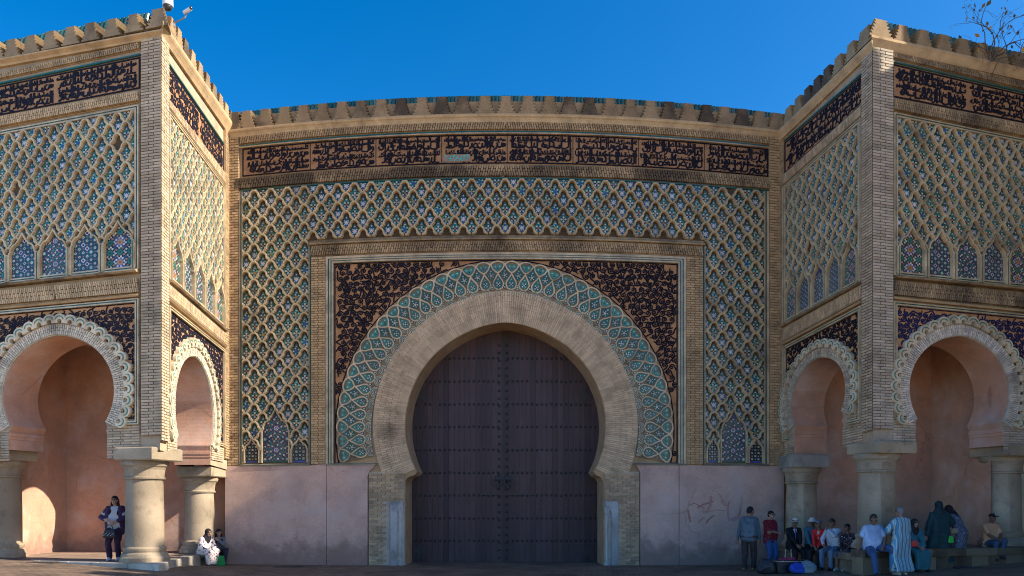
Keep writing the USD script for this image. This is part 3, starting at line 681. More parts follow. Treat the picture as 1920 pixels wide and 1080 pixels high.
# tiled ring of the arch
NU = 40; amax = math.radians(101.5); uw = 2 * amax * 281 / NU
ring = Polar(CEN, RCX, RCY, 281.0, R0_)
mb = MB(); full = sbox(-amax * 281, 0, amax * 281, R1_ - R0_ - 6)
for q in range(NU): full = full.union(Point(-amax * 281 + (q + .5) * uw, R1_ - R0_ - 7).buffer(uw * .52, quad_segs=6))
strip(mb, ring, full, 0, .03, (0.21, .155, .095), 9.0); mb.build('arch_tile_ground', CARVED, gate)
r_ = np.random.default_rng(9)
for q in range(NU):
    x0 = -amax * 281 + (q + .5) * uw; mb = MB(); sh = []
    def T(pts): return Polygon(np.array(pts, float) + [x0, 0])
    for rad, c in ((11.6, CREAM), (10.2, TEAL), (8.6, CREAM), (7.2, TEAL2), (5.8, CREAM), (4.2, NAVY), (2.6, WHITE)):
        sh.append((Point(x0, 0.8).buffer(rad, quad_segs=5).intersection(sbox(x0 - uw / 2, .6, x0 + uw / 2, 14)), c))
    bx = x0 + (uw / 2 if q < NU - 1 else 0)
    if q < NU - 1:
        for rad, c in ((4.6, TAN2 if q % 2 else CREAM), (3.6, NAVY if q % 2 else TEAL2), (1.7, WHITE)): sh.append((Point(bx, 16.5).buffer(rad, quad_segs=4), c))
    drop = np.array([(0, 14), (3.2, 8), (6.2, 4), (7.8, -2), (5.2, -7), (0, -9.5)]); drop = np.vstack([drop, drop[1:-1][::-1] * [-1, 1]])
    sh.append((T(drop * [1, 1] + [0, 23.5]), TEAL))
    for ii in (-1, 0, 1):
        for jj in (-1, 0, 1): sh.append((ngon(x0 + ii * 2.5, 21.6 + jj * 2.5, 1.6, 4, .785), NAVY if (ii + jj) % 2 else WHITE))
    sh.append((ngon(x0, 31, 1.3, 4), WHITE))
    if q < NU - 1:
        d2 = np.array([(0, 16), (2.4, 10), (5.5, 7.5), (5.2, 4.5), (9.2, 2), (7.0, -3), (4.6, -5.6), (0, -10)]); d2 = np.vstack([d2, d2[1:-1][::-1] * [-1, 1]])
        sh.append((Polygon(d2 + [bx, 39]), TEAL2))
        for k in range(10): a_ = k * .628; sh.append((ngon(bx + 4.1 * math.cos(a_), 38 + 4.3 * math.sin(a_), 1.25, 4, a_), WHITE if k % 2 else NAVY))
        sh.append((ngon(bx, 38, 2.1, 8), WHITE)); sh.append((ngon(bx, 38, 1.1, 6), OCHRE)); sh.append((ngon(bx, 46.5, 1.5, 4), WHITE)); sh.append((ngon(bx, 50, 1.1, 4), BLUE))
    top = np.array([(0, 3), (5, 6), (8.5, 3.5), (9, -1), (4, -5), (0, -9)]); top = np.vstack([top, top[1:-1][::-1] * [-1, 1]])
    sh.append((T(top * [1, 1.0] + [0, 54]), TEAL3))
    for dx_, dy_ in ((-4, 55), (0, 51), (4, 55)): sh.append((ngon(x0 + dx_, dy_, 1.5, 4), WHITE if dx_ else NAVY))
    for k, (p, c) in enumerate(sh):
        v, f, rg = tri_poly(p)
        w_ = .033 + .010 * k / len(sh)
        mb.add(ring.map(v, w_), f, jit(c, .18, r_))
    mb.build('arch_tile', GLAZE, gate)
# raised outlines between the tiles
ol = []
for q in range(NU):
    x0 = -amax * 281 + (q + .5) * uw
    for s in (-1, 1):
        ol.append(LineString([(x0, 41), (x0 + s * 4.6, 33), (x0 + s * 8, 28), (x0 + s * 10.2, 22), (x0 + s * 7.6, 14.5), (x0 + s * 2.0, 12.2)]))
        ol.append(LineString([(x0, 43), (x0 + s * 3.5, 45), (x0 + s * 8.5, 50), (x0 + s * (uw / 2), 60)]))
    ol.append(LineString([(x0 - uw * .5, 57)] + [(x0 + uw * .5 * math.cos(t), 55 + 9.5 * math.sin(t)) for t in np.linspace(2.9, .25, 7)] + [(x0 + uw * .5, 57)]))
mb = MB()
g = unary_union([l.buffer(1.15) for l in ol]).intersection(sbox(-amax * 281, 0, amax * 281, 70))
for p in slices(g, 12): mb.prism(p, ring, .03, .06, LIME)
mb.build('arch_tile_ribs', CARVED, gate)
# brick voussoirs and jambs
vr = Polar(CEN, ACX, ACY, 218.0, AR_ + .8, peak=4)
mb = MB(); am = math.radians(116.0)
soldier = 0
n = int(2 * am * 218 / 3.9)
for q in range(n):
    xa = -am * 218 + q * 3.9 + .3; xb = xa + 3.1; e = [0, .30, .66, 1.0] if q % 2 else [0, .48, .84, 1.0]
    for a_, b_ in zip(e[:-1], e[1:]):
        brick(mb, vr, [[xa, a_ * 60 + .4], [xb, a_ * 60 + .4], [xb, b_ * 60 - .5], [xa, b_ * 60 - .5]], 0.0, .045 + .008 * rng.random(), jit((0.56, .42, .275), .14))
base_ring = sbox(-am * 218, 0, am * 218, 60.5)
strip(mb, vr, base_ring, 0, .03, (0.44, .32, .21), 9.0)
mb.build('brick_voussoir', BRICK, gate, kind='stuff')
for side in (0, 1):
    xa, xb = (692, 758.5) if side == 0 else (1133, 1198)
    mb = MB(); strip(mb, CEN, sbox(xa, H(1075), xb, H(884)), 0, .04, (0.42, .36, .29)); mb.build('jamb_mortar', BRICK, gate)
    ncr = 34; ph = (1064 - 886) / ncr
    for q in range(ncr):
        yb = 1064 - q * ph; sh = (q % 2) * 8.0; x = xa + .6 - sh
        while x < xb - 1:
            l, rr = max(x, xa + .6), min(x + 15.4, xb - .6)
            inslab = (side == 0 and rr > 732 and yb > 941) or (side == 1 and l < 1151 and yb > 943)
            if rr - l > 2.5 and not inslab:
                m_ = MB(); brick(m_, CEN, [[l, H(yb)], [rr, H(yb)], [rr, H(yb) + ph * .72], [l, H(yb) + ph * .72]], .03, .062 + .012 * rng.random(), jit((0.40, .29, .18), .25)); m_.build('brick', BRICK, gate)
            x += 16.2
# marble slab, colonette and corbel at each jamb
for side in (0, 1):
    s = 1 if side == 0 else -1; X = (lambda x: x) if side == 0 else (lambda x: 1891 - x)
    mb = MB(); g = Polygon([(X(733), H(1066)), (X(745), H(1066)), (X(745), H(962)), (X(748), H(955)), (X(757), H(950)), (X(757), H(940.5)), (X(733), H(940.5))][::s]); mb.prism(g, CEN, 0.0, .09, (0.42, .43, .44)); mb.build('marble_slab', STONE, gate)
    P0 = CEN.map([[X(752.3), 0]], -0.02)[0]
    prof = [(.0, 0), (.115, 0), (.115, .10), (.088, .13), (.10, .17), (.08, .20), (.078, 1.42), (.10, 1.46), (.08, 1.50), (.095, 1.58), (.125, 1.70), (.13, 1.80), (.0, 1.80)]
    m_ = trimesh.creation.revolve(np.array(prof), sections=14); m_.apply_translation([P0[0], P0[1], -0.02]); mb = MB(); mb.tm(m_, (0.42, .42, .40)); mb.build('colonette', STONE, gate, smooth=False)
    mb = MB(); g = Polygon([(X(745.5), H(951)), (X(761), H(951)), (X(761), H(940)), (X(758.6), H(940)), (X(758.6), H(947)), (X(747), H(949))][::s]); mb.prism(g, CEN, -.3, .085, (0.36, .27, .18)); mb.build('impost', STONE, gate)
# pink dado
def dado(pts, name='plaster_dado'):
    mb = MB(); g = Polygon([(x, H(y)) for x, y in pts])
    for q in slices(g, 34): mb.prism(q, CEN, 0, .10, PALE_PINK)
    mb.build(name, PLASTER, gate)
dado([(425, 1075), (613.4, 1075), (613.4, 869.5), (582, 871.5), (450, 871.5), (425, 871)])
dado([(614.4, 1075), (690.5, 1075), (690.5, 893), (694, 883), (703, 875), (705, 870), (614.4, 870)])
dado([(1199.5, 1075), (1271, 1075), (1271, 870), (1190, 870), (1196, 878), (1199.5, 885)])
dado([(1272, 1075), (1467, 1075), (1467, 871), (1432, 871.5), (1320, 871.5), (1272, 870)])
for xa, xb in ((452, 583), (614, 706), (1190, 1286), (1318, 1438)):
    mb = MB(); moulding(mb, CEN, np.stack([np.linspace(xa, xb, 8), np.full(8, H(871.8))], 1), [(0, 0), (0, .12), (2, .13), (4, .08), (4.2, 0)], (0.24, .22, .16)); mb.build('dado_ledge', STONE, gate)
# red paint smears on the right-hand dado
sm_ = [[(1290, 948), (1300, 944), (1318, 954)], [(1306, 952), (1318, 946), (1334, 941)], [(1331, 932), (1329, 950), (1322, 962), (1316, 960)], [(1320, 962), (1342, 957), (1358, 959)], [(1364, 942), (1362, 962), (1364, 978)], [(1386, 950), (1384, 966), (1378, 976), (1372, 978)], [(1318, 972), (1312, 976), (1308, 982)], [(1336, 968), (1328, 974), (1322, 982)], [(1288, 958), (1292, 978)], [(1352, 944), (1362, 950)], [(1388, 930), (1389, 948)], [(1366, 976), (1376, 972)]]
mb = MB()
for q, l in enumerate(sm_): mb.prism(LineString([(x, H(y * 0.98 + 18.5)) for x, y in l]).buffer(.9 + .6 * (q % 3)), CEN, .100, .1025 + .0002 * q, jit((0.44, .20, .17), .2))
mb.build('red_paint_mark', PLASTER, gate)
# the great door: planks, studs, knockers, bolt
kd = 1 + 1.13 / DC
def dr(x, y): return (CX + (x - CX) * kd, (HZ - y) * kd)
WD = -1.13
for leaf in (0, 1):
    lp = numbered(gate.path + '/door_leaf'); UsdGeom.Xform.Define(stage, lp)
    xe = np.linspace(748, 942, 20) if leaf == 0 else np.linspace(944, 1140, 20)
    for a_, b_ in zip(xe[:-1], xe[1:]):
        mb = MB(); mb.owner = gate; g = Polygon([dr(a_ + .12, 1066), dr(b_ - .12, 1066), dr(b_ - .12, 615), dr(a_ + .12, 615)])
        mb.prism(g, CEN, WD - .06, WD + .006 * rng.random(), jit((0.050, .028, .033), .42)); mb.build('plank', WOOD, lp)
    mb = MB(); mb.owner = gate
    def stud(x, y, r=2.45):
        c0 = CEN.map([dr(x, y)], WD)[0]; m_ = trimesh.creation.icosphere(1, r * U * kd); m_.vertices[:, 1] *= .8; m_.apply_translation(c0); mb.tm(m_, (0.012, .010, .012))
    for y in (672, 715, 758, 800.5, 843.5, 886.5, 929, 972, 1014, 1056):
        half = math.sqrt(max(0, 178 ** 2 - (y - 800) ** 2)) if y < 880 else 182
        x = 9.3 * .5 + 4.5
        while x < half - 2:
            if rng.random() < .97: stud(943 + (x if leaf else -x), y + rng.normal() * .35)
            x += 9.25
    for y in np.arange(648, 1050, 14.2): stud(943 + (7.2 if leaf else -7.2), y)
    mb.build('studs', IRON, lp, kind='stuff', smooth=True)
    s = 1 if leaf else -1
    mb = MB(); mb.owner = gate; c0 = CEN.map([dr(943 + s * 10, 897)], WD + .04)[0]
    t = trimesh.creation.torus(.13, .025, major_sections=20, minor_sections=6); t.apply_transform(trimesh.transformations.rotation_matrix(math.pi / 2, [1, 0, 0])); t.apply_translation(c0 + [0, -.05, -.13]); mb.tm(t, (0.03, .032, .04))
    t = trimesh.creation.icosphere(2, .085); t.vertices[:, 1] *= .7; t.apply_translation(c0); mb.tm(t, (0.03, .032, .04))
    t = trimesh.creation.icosphere(1, .045); t.apply_translation(c0 + [0, -.05, -.29]); mb.tm(t, (0.03, .032, .04)); mb.build('knocker', IRON, lp, smooth=True)
    for yy, xx, sc in ((742, 168, 1.0), (1034, 172, 1.25)):   # forged hinge straps
        mb = MB(); mb.owner = gate
        for q in range(5):
            l = bez((0, 0), (-10 - q * 2, 3 * (q - 2)), (-26 + abs(q - 2) * 5, 6.5 * (q - 2)), n=7) * sc
            g = LineString([dr(943 + s * (xx + p[0]), yy + p[1]) for p in l]).buffer(1.1); mb.prism(g, CEN, WD, WD + .03, (0.028, .028, .033))
        mb.build('hinge_strap', IRON, lp)
mb = MB(); mb.prism(Polygon([dr(901, 928), dr(1001, 928), dr(1001, 925.4), dr(901, 925.4)]), CEN, WD + .01, WD + .06, (0.025, .024, .028)); mb.build('door_bolt', IRON, gate)
mb = MB(); mb.prism(Polygon([dr(940.8, 1062), dr(945.2, 1062), dr(945.2, 622), dr(940.8, 622)]), CEN, WD - .05, WD + .016, (0.018, .013, .016)); mb.build('door_seam', IRON, gate)
mb = MB(); g = Polygon([dr(946.5, 966), dr(957.5, 966), dr(957.5, 954), dr(946.5, 954)]); mb.prism(g.difference(affinity.scale(g, .62, .62)), CEN, WD, WD + .03, (0.025, .024, .03)); mb.build('lock_plate', IRON, gate)
g = Polygon([dr(1013, 1012), dr(1069, 1012), dr(1069, 934), dr(1013, 934)]); mb = MB(); mb.prism(g.difference(g.buffer(-.8)), CEN, WD, WD + .012, (0.02, .014, .016))
for yy in (938, 955, 1012):
    for xx in (1016, 1067):
        t = trimesh.creation.icosphere(1, .03); t.apply_translation(CEN.map([dr(xx, yy)], WD)[0]); mb.tm(t, (0.05, .04, .042))
mb.build('wicket_frame', IRON, gate)
mb = MB(); mb.add(CEN.map([dr(735, 1080), dr(1155, 1080), dr(1155, 600), dr(735, 600)], WD - .07), [[0, 1, 2, 3]], (0.02, .015, .015)); mb.build('door_back', WOOD, gate)
# ------------------------------------------------------------------ the two open pavilions that flank the gate
def lathe(prof, c, at, mb, sections=36):
    m_ = trimesh.creation.revolve(np.array(prof, float), sections=sections); m_.apply_translation(at); mb.tm(m_, c)

def column(th, X, Y, z0, z1, R, c=(0.36, .285, .20)):
    p = numbered(th.path + '/column'); UsdGeom.Xform.Define(stage, p); h = z1 - z0
    mb = MB(); mb.owner = th; lathe([(R * 1.0, .38), (R * .985, h * .5), (R * .94, h - .46)], c, (X, Y, z0), mb); mb.build('shaft', STONE, p, smooth=True)
    mb = MB(); mb.owner = th; lathe([(R * 1.30, 0), (R * 1.30, .10), (R * 1.22, .14), (R * 1.17, .20), (R * 1.06, .24), (R * 1.10, .28), (R * 1.12, .33), (R * 1.06, .37), (R * .99, .385)], c, (X, Y, z0), mb); mb.build('base', STONE, p, smooth=False)
    mb = MB(); mb.owner = th; lathe([(R * .94, h - .47), (R * 1.05, h - .46), (R * 1.07, h - .42), (R * 1.0, h - .40), (R * 1.04, h - .22), (R * 1.10, h - .16), (R * 1.2, h - .12), (R * 1.24, h - .06), (R * 1.2, h), (0, h)], c, (X, Y, z0), mb); mb.build('capital', STONE, p, smooth=False)

def block(mb, ctr, dx, dy, dirx, z0, z1, c, ch=.03):
    """chamfered block set square to dirx"""
    d = np.array(dirx) / np.linalg.norm(dirx); e = np.array([-d[1], d[0]])
    def ring_(a, z): return [np.append(np.array(ctr) + d * sx * (dx - a) + e * sy * (dy - a), z) for sx, sy in ((-1, -1), (1, -1), (1, 1), (-1, 1))]
    lv = [ring_(ch, z0), ring_(0, z0 + ch), ring_(0, z1 - ch), ring_(ch, z1)]
    for a, b in zip(lv[:-1], lv[1:]):
        i = np.arange(4); mb.add(np.array(a + b), np.stack([i, (i + 1) % 4, (i + 1) % 4 + 4, i + 4], 1), c)
    mb.add(np.array(lv[0]), [[3, 2, 1, 0]], c); mb.add(np.array(lv[3]), [[0, 1, 2, 3]], c)

def wall_band(th, wall, xl, xr, top, bot, c, name='brick_band', per=3.7, w0=0.0, w1=.08, slant=.22, mat=None, split=None):
    q = Quad(wall, xl, xr, (top(xl), top(xr)), (bot(xl), bot(xr))); mb = MB()
    mb.prism(sbox(0, 0, q.W, q.H), q, 0, w0 + .02, np.array(c) * .8); soldier_band(mb, q, 0.5, q.W - .5, .5, q.H - .5, c, per=per, w0=w0 + .02, w1=w1, slant=slant, split=split)
    mb.build(name, mat or BRICK, th, kind='stuff')

def px_strip(mb, wall, xl, xr, top, th_, w0, w1, c):
    mb.prism(Polygon([(xl, H(top(xl) + th_)), (xr, H(top(xr) + th_)), (xr, H(top(xr))), (xl, H(top(xl)))]), wall, w0, w1, c)

def px_moulding(th, wall, xl, xr, base, prof, c, name, mat=None, n=2):
    x = np.linspace(xl, xr, n); mb = MB(); moulding(mb, wall, np.stack([x, [H(base(t)) for t in x]], 1), prof, c); mb.build(name, mat or BRICK, th)

def border(th, q, wd=6.0, cut=None):
    mb = MB(); o = sbox(0, 0, q.W, q.H)
    for a, b, w, c in ((0, wd * .3, .09, CREAM), (wd * .3, wd * .62, .075, TEAL2), (wd * .62, wd, .085, CREAM)):
        g = o.buffer(-a, join_style='mitre').difference(o.buffer(-b, join_style='mitre')); mb.prism(g if cut is None else g.difference(cut), q, 0, w, c)
    mb.build('tile_border', GLAZE, th)

def wing_wall(th, wall, L, xl, xr, xpil, arch, seed, brickc, niches, pw=25.3, ph=31.6, pend=None, mid=None, dark=False):
    """one face of a pavilion. L: survey lines; xl, xr: panel columns; arch: dict of survey measurements; xpil: corner pilaster columns"""
    # opening
    qs = Quad(wall, xl, xr, (L['span'](xl), L['span'](xr)), (L['spanb'](xl), L['spanb'](xr)))
    pl, pr, pt = qs.inv(arch['l'], arch['y']), qs.inv(arch['r'], arch['y']), qs.inv(arch['t'][0], arch['t'][1])
    sq = (pt[1] - (pl[1] + pr[1]) / 2) / ((pr[0] - pl[0]) / 2)        # the arches are a little wider than high
    qs = Quad(wall, xl, xr, (L['span'](xl), L['span'](xr)), (L['spanb'](xl), L['spanb'](xr)), sq)
    pl, pr, pt = qs.inv(arch['l'], arch['y']), qs.inv(arch['r'], arch['y']), qs.inv(arch['t'][0], arch['t'][1])
    cx, R = (pl[0] + pr[0]) / 2, (pr[0] - pl[0]) / 2; cy = pt[1] - R
    low = math.radians(arch.get('low', 41)); a0 = -math.degrees(low)
    A = arc_pts(cx, cy, R, a0, 180 - a0, 56, peak=2.0); half = R * math.cos(low)
    yb = cy - R * math.sin(low); st = arch.get('step', 6)
    op_q = Polygon([(cx + half - st, -120), (cx + half - st, yb - 9), (cx + half - st * .5, yb - 5), (cx + half - st * .1, yb - 1.5)] + [tuple(p) for p in A] + [(cx - half + st * .1, yb - 1.5), (cx - half + st * .5, yb - 5), (cx - half + st, yb - 9), (cx - half + st, -120)])
    op = qs.poly_px(op_q.segmentize(8))
    xa, xb = arch['ext']
    body = Polygon([(xa, H(L['foot'](xa))), (xb, H(L['foot'](xb))), (xb, H(L['corn'](xb) - 4)), (xa, H(L['corn'](xa) - 4))]).difference(op)
    mb = MB(); mb.prism(body, wall, 0, 0, np.array(brickc) * .85); mb.build('wall', BRICK, th)
    mb = MB(); mb.prism(body.intersection(sbox(arch['bk'][0], -500, arch['bk'][1], 2000)), wall, -1.05, -1.05, PINK); mb.build('inner_face', PLASTER, th)
    op = op.intersection(Polygon([(xa, H(L['foot'](xa))), (xb, H(L['foot'](xb))), (xb, 2000), (xa, 2000)])); op = shapely.geometry.polygon.orient(op)
    o = np.array(op.exterior.coords)[:-1]
    k = len(o); i = np.array([j for j in range(k) if not all(abs(q[1] - H(L['foot'](q[0]))) < .3 for q in (o[j], o[(j + 1) % k]))]); v = np.vstack([wall.map(o, -1.05), wall.map(o, 0.0)])
    mb = MB(); mb.add(v, np.stack([i, i + k, (i + 1) % k + k, (i + 1) % k], 1), PINK); mb.build('arch_soffit', PLASTER, th)
    # plain foot of the wall over the column heads, joined to the soffit with a stepped pink impost
    for sgn in (-1, 1):
        mb = MB()
        for dz, out in ((0, 2.4), (5.5, 1.2)):
            xq = cx + sgn * (half - st) - sgn * out
            g = Polygon([(xq, yb - 16 - dz), (xq + sgn * 3, yb - 16 - dz), (xq + sgn * 3, yb - 11.5 - dz * .7), (xq, yb - 11.5 - dz * .7)]); g = shapely.geometry.polygon.orient(g)
            mb.prism(g, qs, -1.04, .012, PINK, back=True)
        mb.build('impost_moulding', PLASTER, th)
    # ring of bricks, scallops, scroll panel
    lowd = 90 - a0; ringw, scw = arch.get('ring', 19.5), arch.get('sc', 11.2)
    pr_ = Polar(qs, cx, cy, R + ringw / 2, R + .6, peak=2.0); ex = math.radians(lowd - 1) * (R + ringw / 2)
    mb = MB(); strip(mb, pr_, sbox(-ex, 0, ex, ringw), 0, .035, np.array(arch['rc']) * .8, 10); soldier_band(mb, pr_, -ex, ex, .3, ringw, arch['rc'], per=3.4, w0=.035, w1=.06, slant=0); mb.build('arch_bricks', BRICK, th, kind='stuff')
    ps = Polar(qs, cx, cy, R + ringw + scw * .55, R + ringw, peak=2.0); ex = math.radians(lowd - 3) * ps.rm; ns = max(8, int(round(2 * ex / 17.5))); pw_ = 2 * ex / ns
    mb = MB()
    for q in range(ns):
        x0 = -ex + (q + .5) * pw_
        g = Point(x0, scw * .45).buffer(pw_ * .56, quad_segs=6).union(sbox(x0 - pw_ * .5, 0, x0 + pw_ * .5, scw * .35)).difference(Point(x0, scw * .22).buffer(pw_ * .22, quad_segs=4)).difference(sbox(x0 - pw_ * .16, -2, x0 + pw_ * .16, scw * .22)).difference(sbox(x0 - 30, -9, x0 + 30, 0))
        g = g.intersection(sbox(x0 - pw_ * .5, -1, x0 + pw_ * .5, 40)); mb.prism(g, ps, 0, .12, LIME)
        for r0_, r1_ in ((.34, .42),):
            t = Point(x0, scw * .40).buffer(pw_ * r1_, quad_segs=6).difference(Point(x0, scw * .40).buffer(pw_ * r0_, quad_segs=6)).intersection(sbox(x0 - pw_ * .36, scw * .5, x0 + pw_ * .36, 40)); mb.prism(t, ps, .12, .128, TEAL3)
        mb.prism(Point(x0, scw * .22).buffer(pw_ * .24, quad_segs=4).intersection(sbox(x0 - 30, 0, x0 + 30, 40)), ps, 0, .012, (0.10, .08, .06))
    mb.build('scalloped_rim', CARVED, th)
    border(th, qs, 5.5, sbox(cx - half - ringw - 2, -5, cx + half + ringw + 2, 6))
    reg = sbox(5.6, 0, qs.W - 5.6, qs.H - 5.6).difference(Point(cx, cy).buffer(R + ringw + 8)).difference(op_q.buffer(ringw + 4)).intersection(sbox(0, yb + 4, qs.W, qs.H))
    clay_panel(th, qs, reg, scrolls(reg.buffer(-1.2), 10.6, seed, hw=.88), 'scroll_panel', ground=arch.get('clay', TERRA), ink=arch.get('ink', NAVY), frame=1.5)
    mb = MB()
    for xa_, xb_ in ((0.2, cx - half - ringw * .2), (cx + half + ringw * .2, qs.W - .2)):
        brick_courses(mb, qs, xa_, xb_, -52 if arch.get('deep') is None else arch['deep'], yb + 2, brickc, per=4.2, cut=(.3, .62), w0=0, w1=.03, mask=lambda x, y: y < 0 or abs(x - cx) > half + ringw)
    mb.build('pier_bricks', BRICK, th, kind='stuff')
    # brick band and ledges above the arch
    px_moulding(th, wall, xl, xr, L['led2'], [(0, 0), (0, .10), (3, .14), (5, .10), (5.5, 0)], TAN2, 'string_course')
    if mid is None: wall_band(th, wall, xl, xr, L['b3t'], L['b3b'], TAN, per=4.0, w1=.10, mat=BRICK_DARK if dark else BRICK)
    else:
        wall_band(th, wall, xl, xr, L['b3t'], L['b3b'], mid, per=3.6, w0=.05, w1=.085, slant=.04)
    px_moulding(th, wall, xl, xr, L['nb'], [(-5.5, 0), (-5, .16), (-2, .19), (0, .14), (.4, 0)], TAN2, 'ledge', BRICK_DARK)
    # net panel with niches
    ql = Quad(wall, xl, xr, (L['lt'](xl), L['lt'](xr)), (L['nb'](xl) - 1, L['nb'](xr) - 1), sq); border(th, ql, 6)
    reg = sbox(6.2, 0, ql.W - 6.2, ql.H - 6.2); per = (ql.W - 9) / niches; ng = []
    for k in range(niches):
        x0 = 4.5 + per * k + 4.2; ng.append(niche_poly(x0, x0 + per - 8.4, 1.0, 44, 73))
    holes = unary_union([g.buffer(2.2, join_style='mitre') for g in ng] + [sbox(0, -1, ql.W, 46)])
    lattice(th, ql, reg, pw, ph, ql.W / 2, ql.H - 7, holes=holes, hw=1.8, depth=arch.get('dep', .10), budget=[300], seed=seed)
    for k, g in enumerate(ng): mosaic(th, ql, g, 'ABCBA'[k % 5] if niches == 5 else 'ABCB'[k % 4], base=BLUE)
    for k in range(niches + 1):
        x = min(max(4.5 + per * k, 6.5), ql.W - 6.5); mb = MB(); mb.prism(sbox(x - 2.0, .5, x + 2.0, 45), ql, .0, .125, CREAM); mb.prism(sbox(x - .6, 1, x + .6, 44), ql, .125, .129, TEAL2); mb.build('niche_colonnette', CARVED, th)
    # upper band, lettering, frieze, cornice
    if mid is None: wall_band(th, wall, xl, xr, L['b2t'], L['b2b'], TAN, per=4.0, w1=.10, mat=BRICK_DARK if dark else BRICK)
    else:
        wall_band(th, wall, xl, xr, L['b2t'], L['b2b'], mid, per=3.6, w0=.05, w1=.085, slant=.04)
    qi = Quad(wall, xl, xr, (L['it'](xl), L['it'](xr)), (L['ib'](xl), L['ib'](xr)), sq)
    ni = max(1, int(round(qi.W / 130))); t = unary_union([lettering(2 + q * (qi.W - 4) / ni, 2 + (q + 1) * (qi.W - 4) / ni - 2, 2, qi.H - 2, seed * 10 + q, hw=1.25) for q in range(ni)])
    clay_panel(th, qi, sbox(0, 0, qi.W, qi.H), t, 'lettering_panel', frame=2.2, ground=arch.get('clay2', (0.36, .19, .095)))
    mb = MB(); px_strip(mb, wall, xl, xr, lambda x: L['it'](x) - 5.2, 3.0, 0, .05, TEAL2); mb.build('tile_line', GLAZE, th)
    if 'b1t' in L: wall_band(th, wall, xl, xr, L['b1t'], L['b1b'], TAN2, name='brick_frieze', per=3.8, w1=.07, mat=BRICK_DARK if dark else BRICK)
    # corner pilaster
    x0, x1 = xpil
    qp = Quad(wall, x0, x1, (L['cb'](x0), L['cb'](x1)), (L['spanb'](x0) + 22, L['spanb'](x1) + 22)); mb = MB()
    mb.prism(sbox(0, 0, qp.W, qp.H), qp, 0, .06, np.array(brickc) * .7); brick_courses(mb, qp, .2, qp.W - .2, 1, qp.H - 1, brickc, per=4.6, cut=(.5,), w0=.06, w1=.09); mb.build('brick_pilaster', BRICK, th, kind='stuff')
    if pend:
        x0, x1 = pend; qp = Quad(wall, x0, x1, (L['cb'](x0), L['cb'](x1)), (L['spanb'](x0) + 22, L['spanb'](x1) + 22)); mb = MB()
        mb.prism(sbox(0, 0, qp.W, qp.H), qp, 0, .04, np.array(TAN2) * .8); brick_courses(mb, qp, .2, qp.W - .2, 1, qp.H - 1, TAN2, per=4.6, cut=(.5,), w0=.04, w1=.065); mb.build('brick_pilaster', BRICK, th, kind='stuff')
    c0, c1 = arch['cx']
    xm = np.linspace(c0, c1, 2); hh = L['cb'](c0) - L['corn'](c0)
    mb = MB(); moulding(mb, wall, np.stack([xm, [H(L['cb'](t)) for t in xm]], 1), [(-3, 0), (-3, .07), (hh * .0, .09), (hh * .2, .13), (hh * .38, .17), (hh * .5, .19), (hh * .74, .19), (hh * .78, -.1)], TAN); mb.build('cornice', BRICK, th)

def roof_flat(th, wall, x0, x1, base, rise, name='x', per=7.0):
    q = wall; roof(th, q, x0, x1, lambda x: H(base(x)) - 1, lambda x: rise(x), per=per)

def room(th, xin, xout, yback, yfront_out, zf, zc, front_dir):
    """pink walls, floor side and vault of the porch; xin: side next to the gate, xout: far side"""
    s = 1 if xout > xin else -1
    def quad(name, p):
        mb = MB(); p = np.array(p, float); n = 8; u = np.linspace(0, 1, n); v = []
        for a in u:
            for b in u: v.append((p[0] * (1 - b) + p[1] * b) * (1 - a) + (p[3] * (1 - b) + p[2] * b) * a)
        i, j = np.meshgrid(np.arange(n - 1), np.arange(n - 1)); k = (j * n + i).ravel()
        mb.add(np.array(v), np.stack([k, k + 1, k + n + 1, k + n], 1), PINK); mb.build(name, PLASTER, th, smooth=True)
    quad('porch_back_wall', [(xin - s * .6, yback, zf - .4), (xout, yback, zf - .4), (xout, yback, zc), (xin - s * .6, yback, zc)])
    quad('porch_end_wall', [(xout, yback, zf - .4), (xout, yfront_out, zf - .4), (xout, yfront_out, zc), (xout, yback, zc)])
    quad('porch_ceiling', [(xin, yback, zc), (xout, yback, zc), (xout, yfront_out + .5, zc), (xin, yfront_out - .6, zc)])

def lid(th, pts, z, name='flat_roof'):
    mb = MB(); v = np.array([(x, y, z) for x, y in pts]); mb.add(v, [[0, 1, 2, 3]], TAN2); mb.build(name, BRICK, th)

# survey lines of the four faces
LLF = dict(corn=line((0, 115), (305, 53)), cb=line((0, 125.5), (302, 71)), b1t=line((0, 138), (270, 79)), b1b=line((0, 151), (270, 93)), it=line((0, 162), (266, 107)), ib=line((0, 217), (266, 166)),
           b2t=line((0, 220), (272, 170)), b2b=line((0, 242), (272, 191)), lt=line((0, 249), (269, 198)), nb=line((0, 535), (262, 507.5)), b3t=line((0, 543), (269, 518)), b3b=line((0, 575), (269, 551)),
           led2=line((0, 582), (267, 557)), span=line((0, 584.5), (263, 560.5)), spanb=line((0, 806), (261, 796)), foot=line((0, 843), (300, 844)))
LLS = dict(corn=line((306, 53), (434, 245)), cb=line((302, 71), (430, 255)), it=line((311, 118), (418, 274)), ib=line((311, 182), (418, 322)), b2t=line((311, 184), (418, 324)), b2b=line((311, 200), (418, 344)),
           lt=line((311, 205), (418, 348)), nb=line((311, 523), (418, 617)), b3t=line((311, 529), (418, 622)), b3b=line((311, 556), (418, 645)), led2=line((311, 564), (418, 652)), span=line((311, 571), (418, 656)), spanb=line((311, 808), (418, 838)), foot=line((300, 844), (427, 881)))
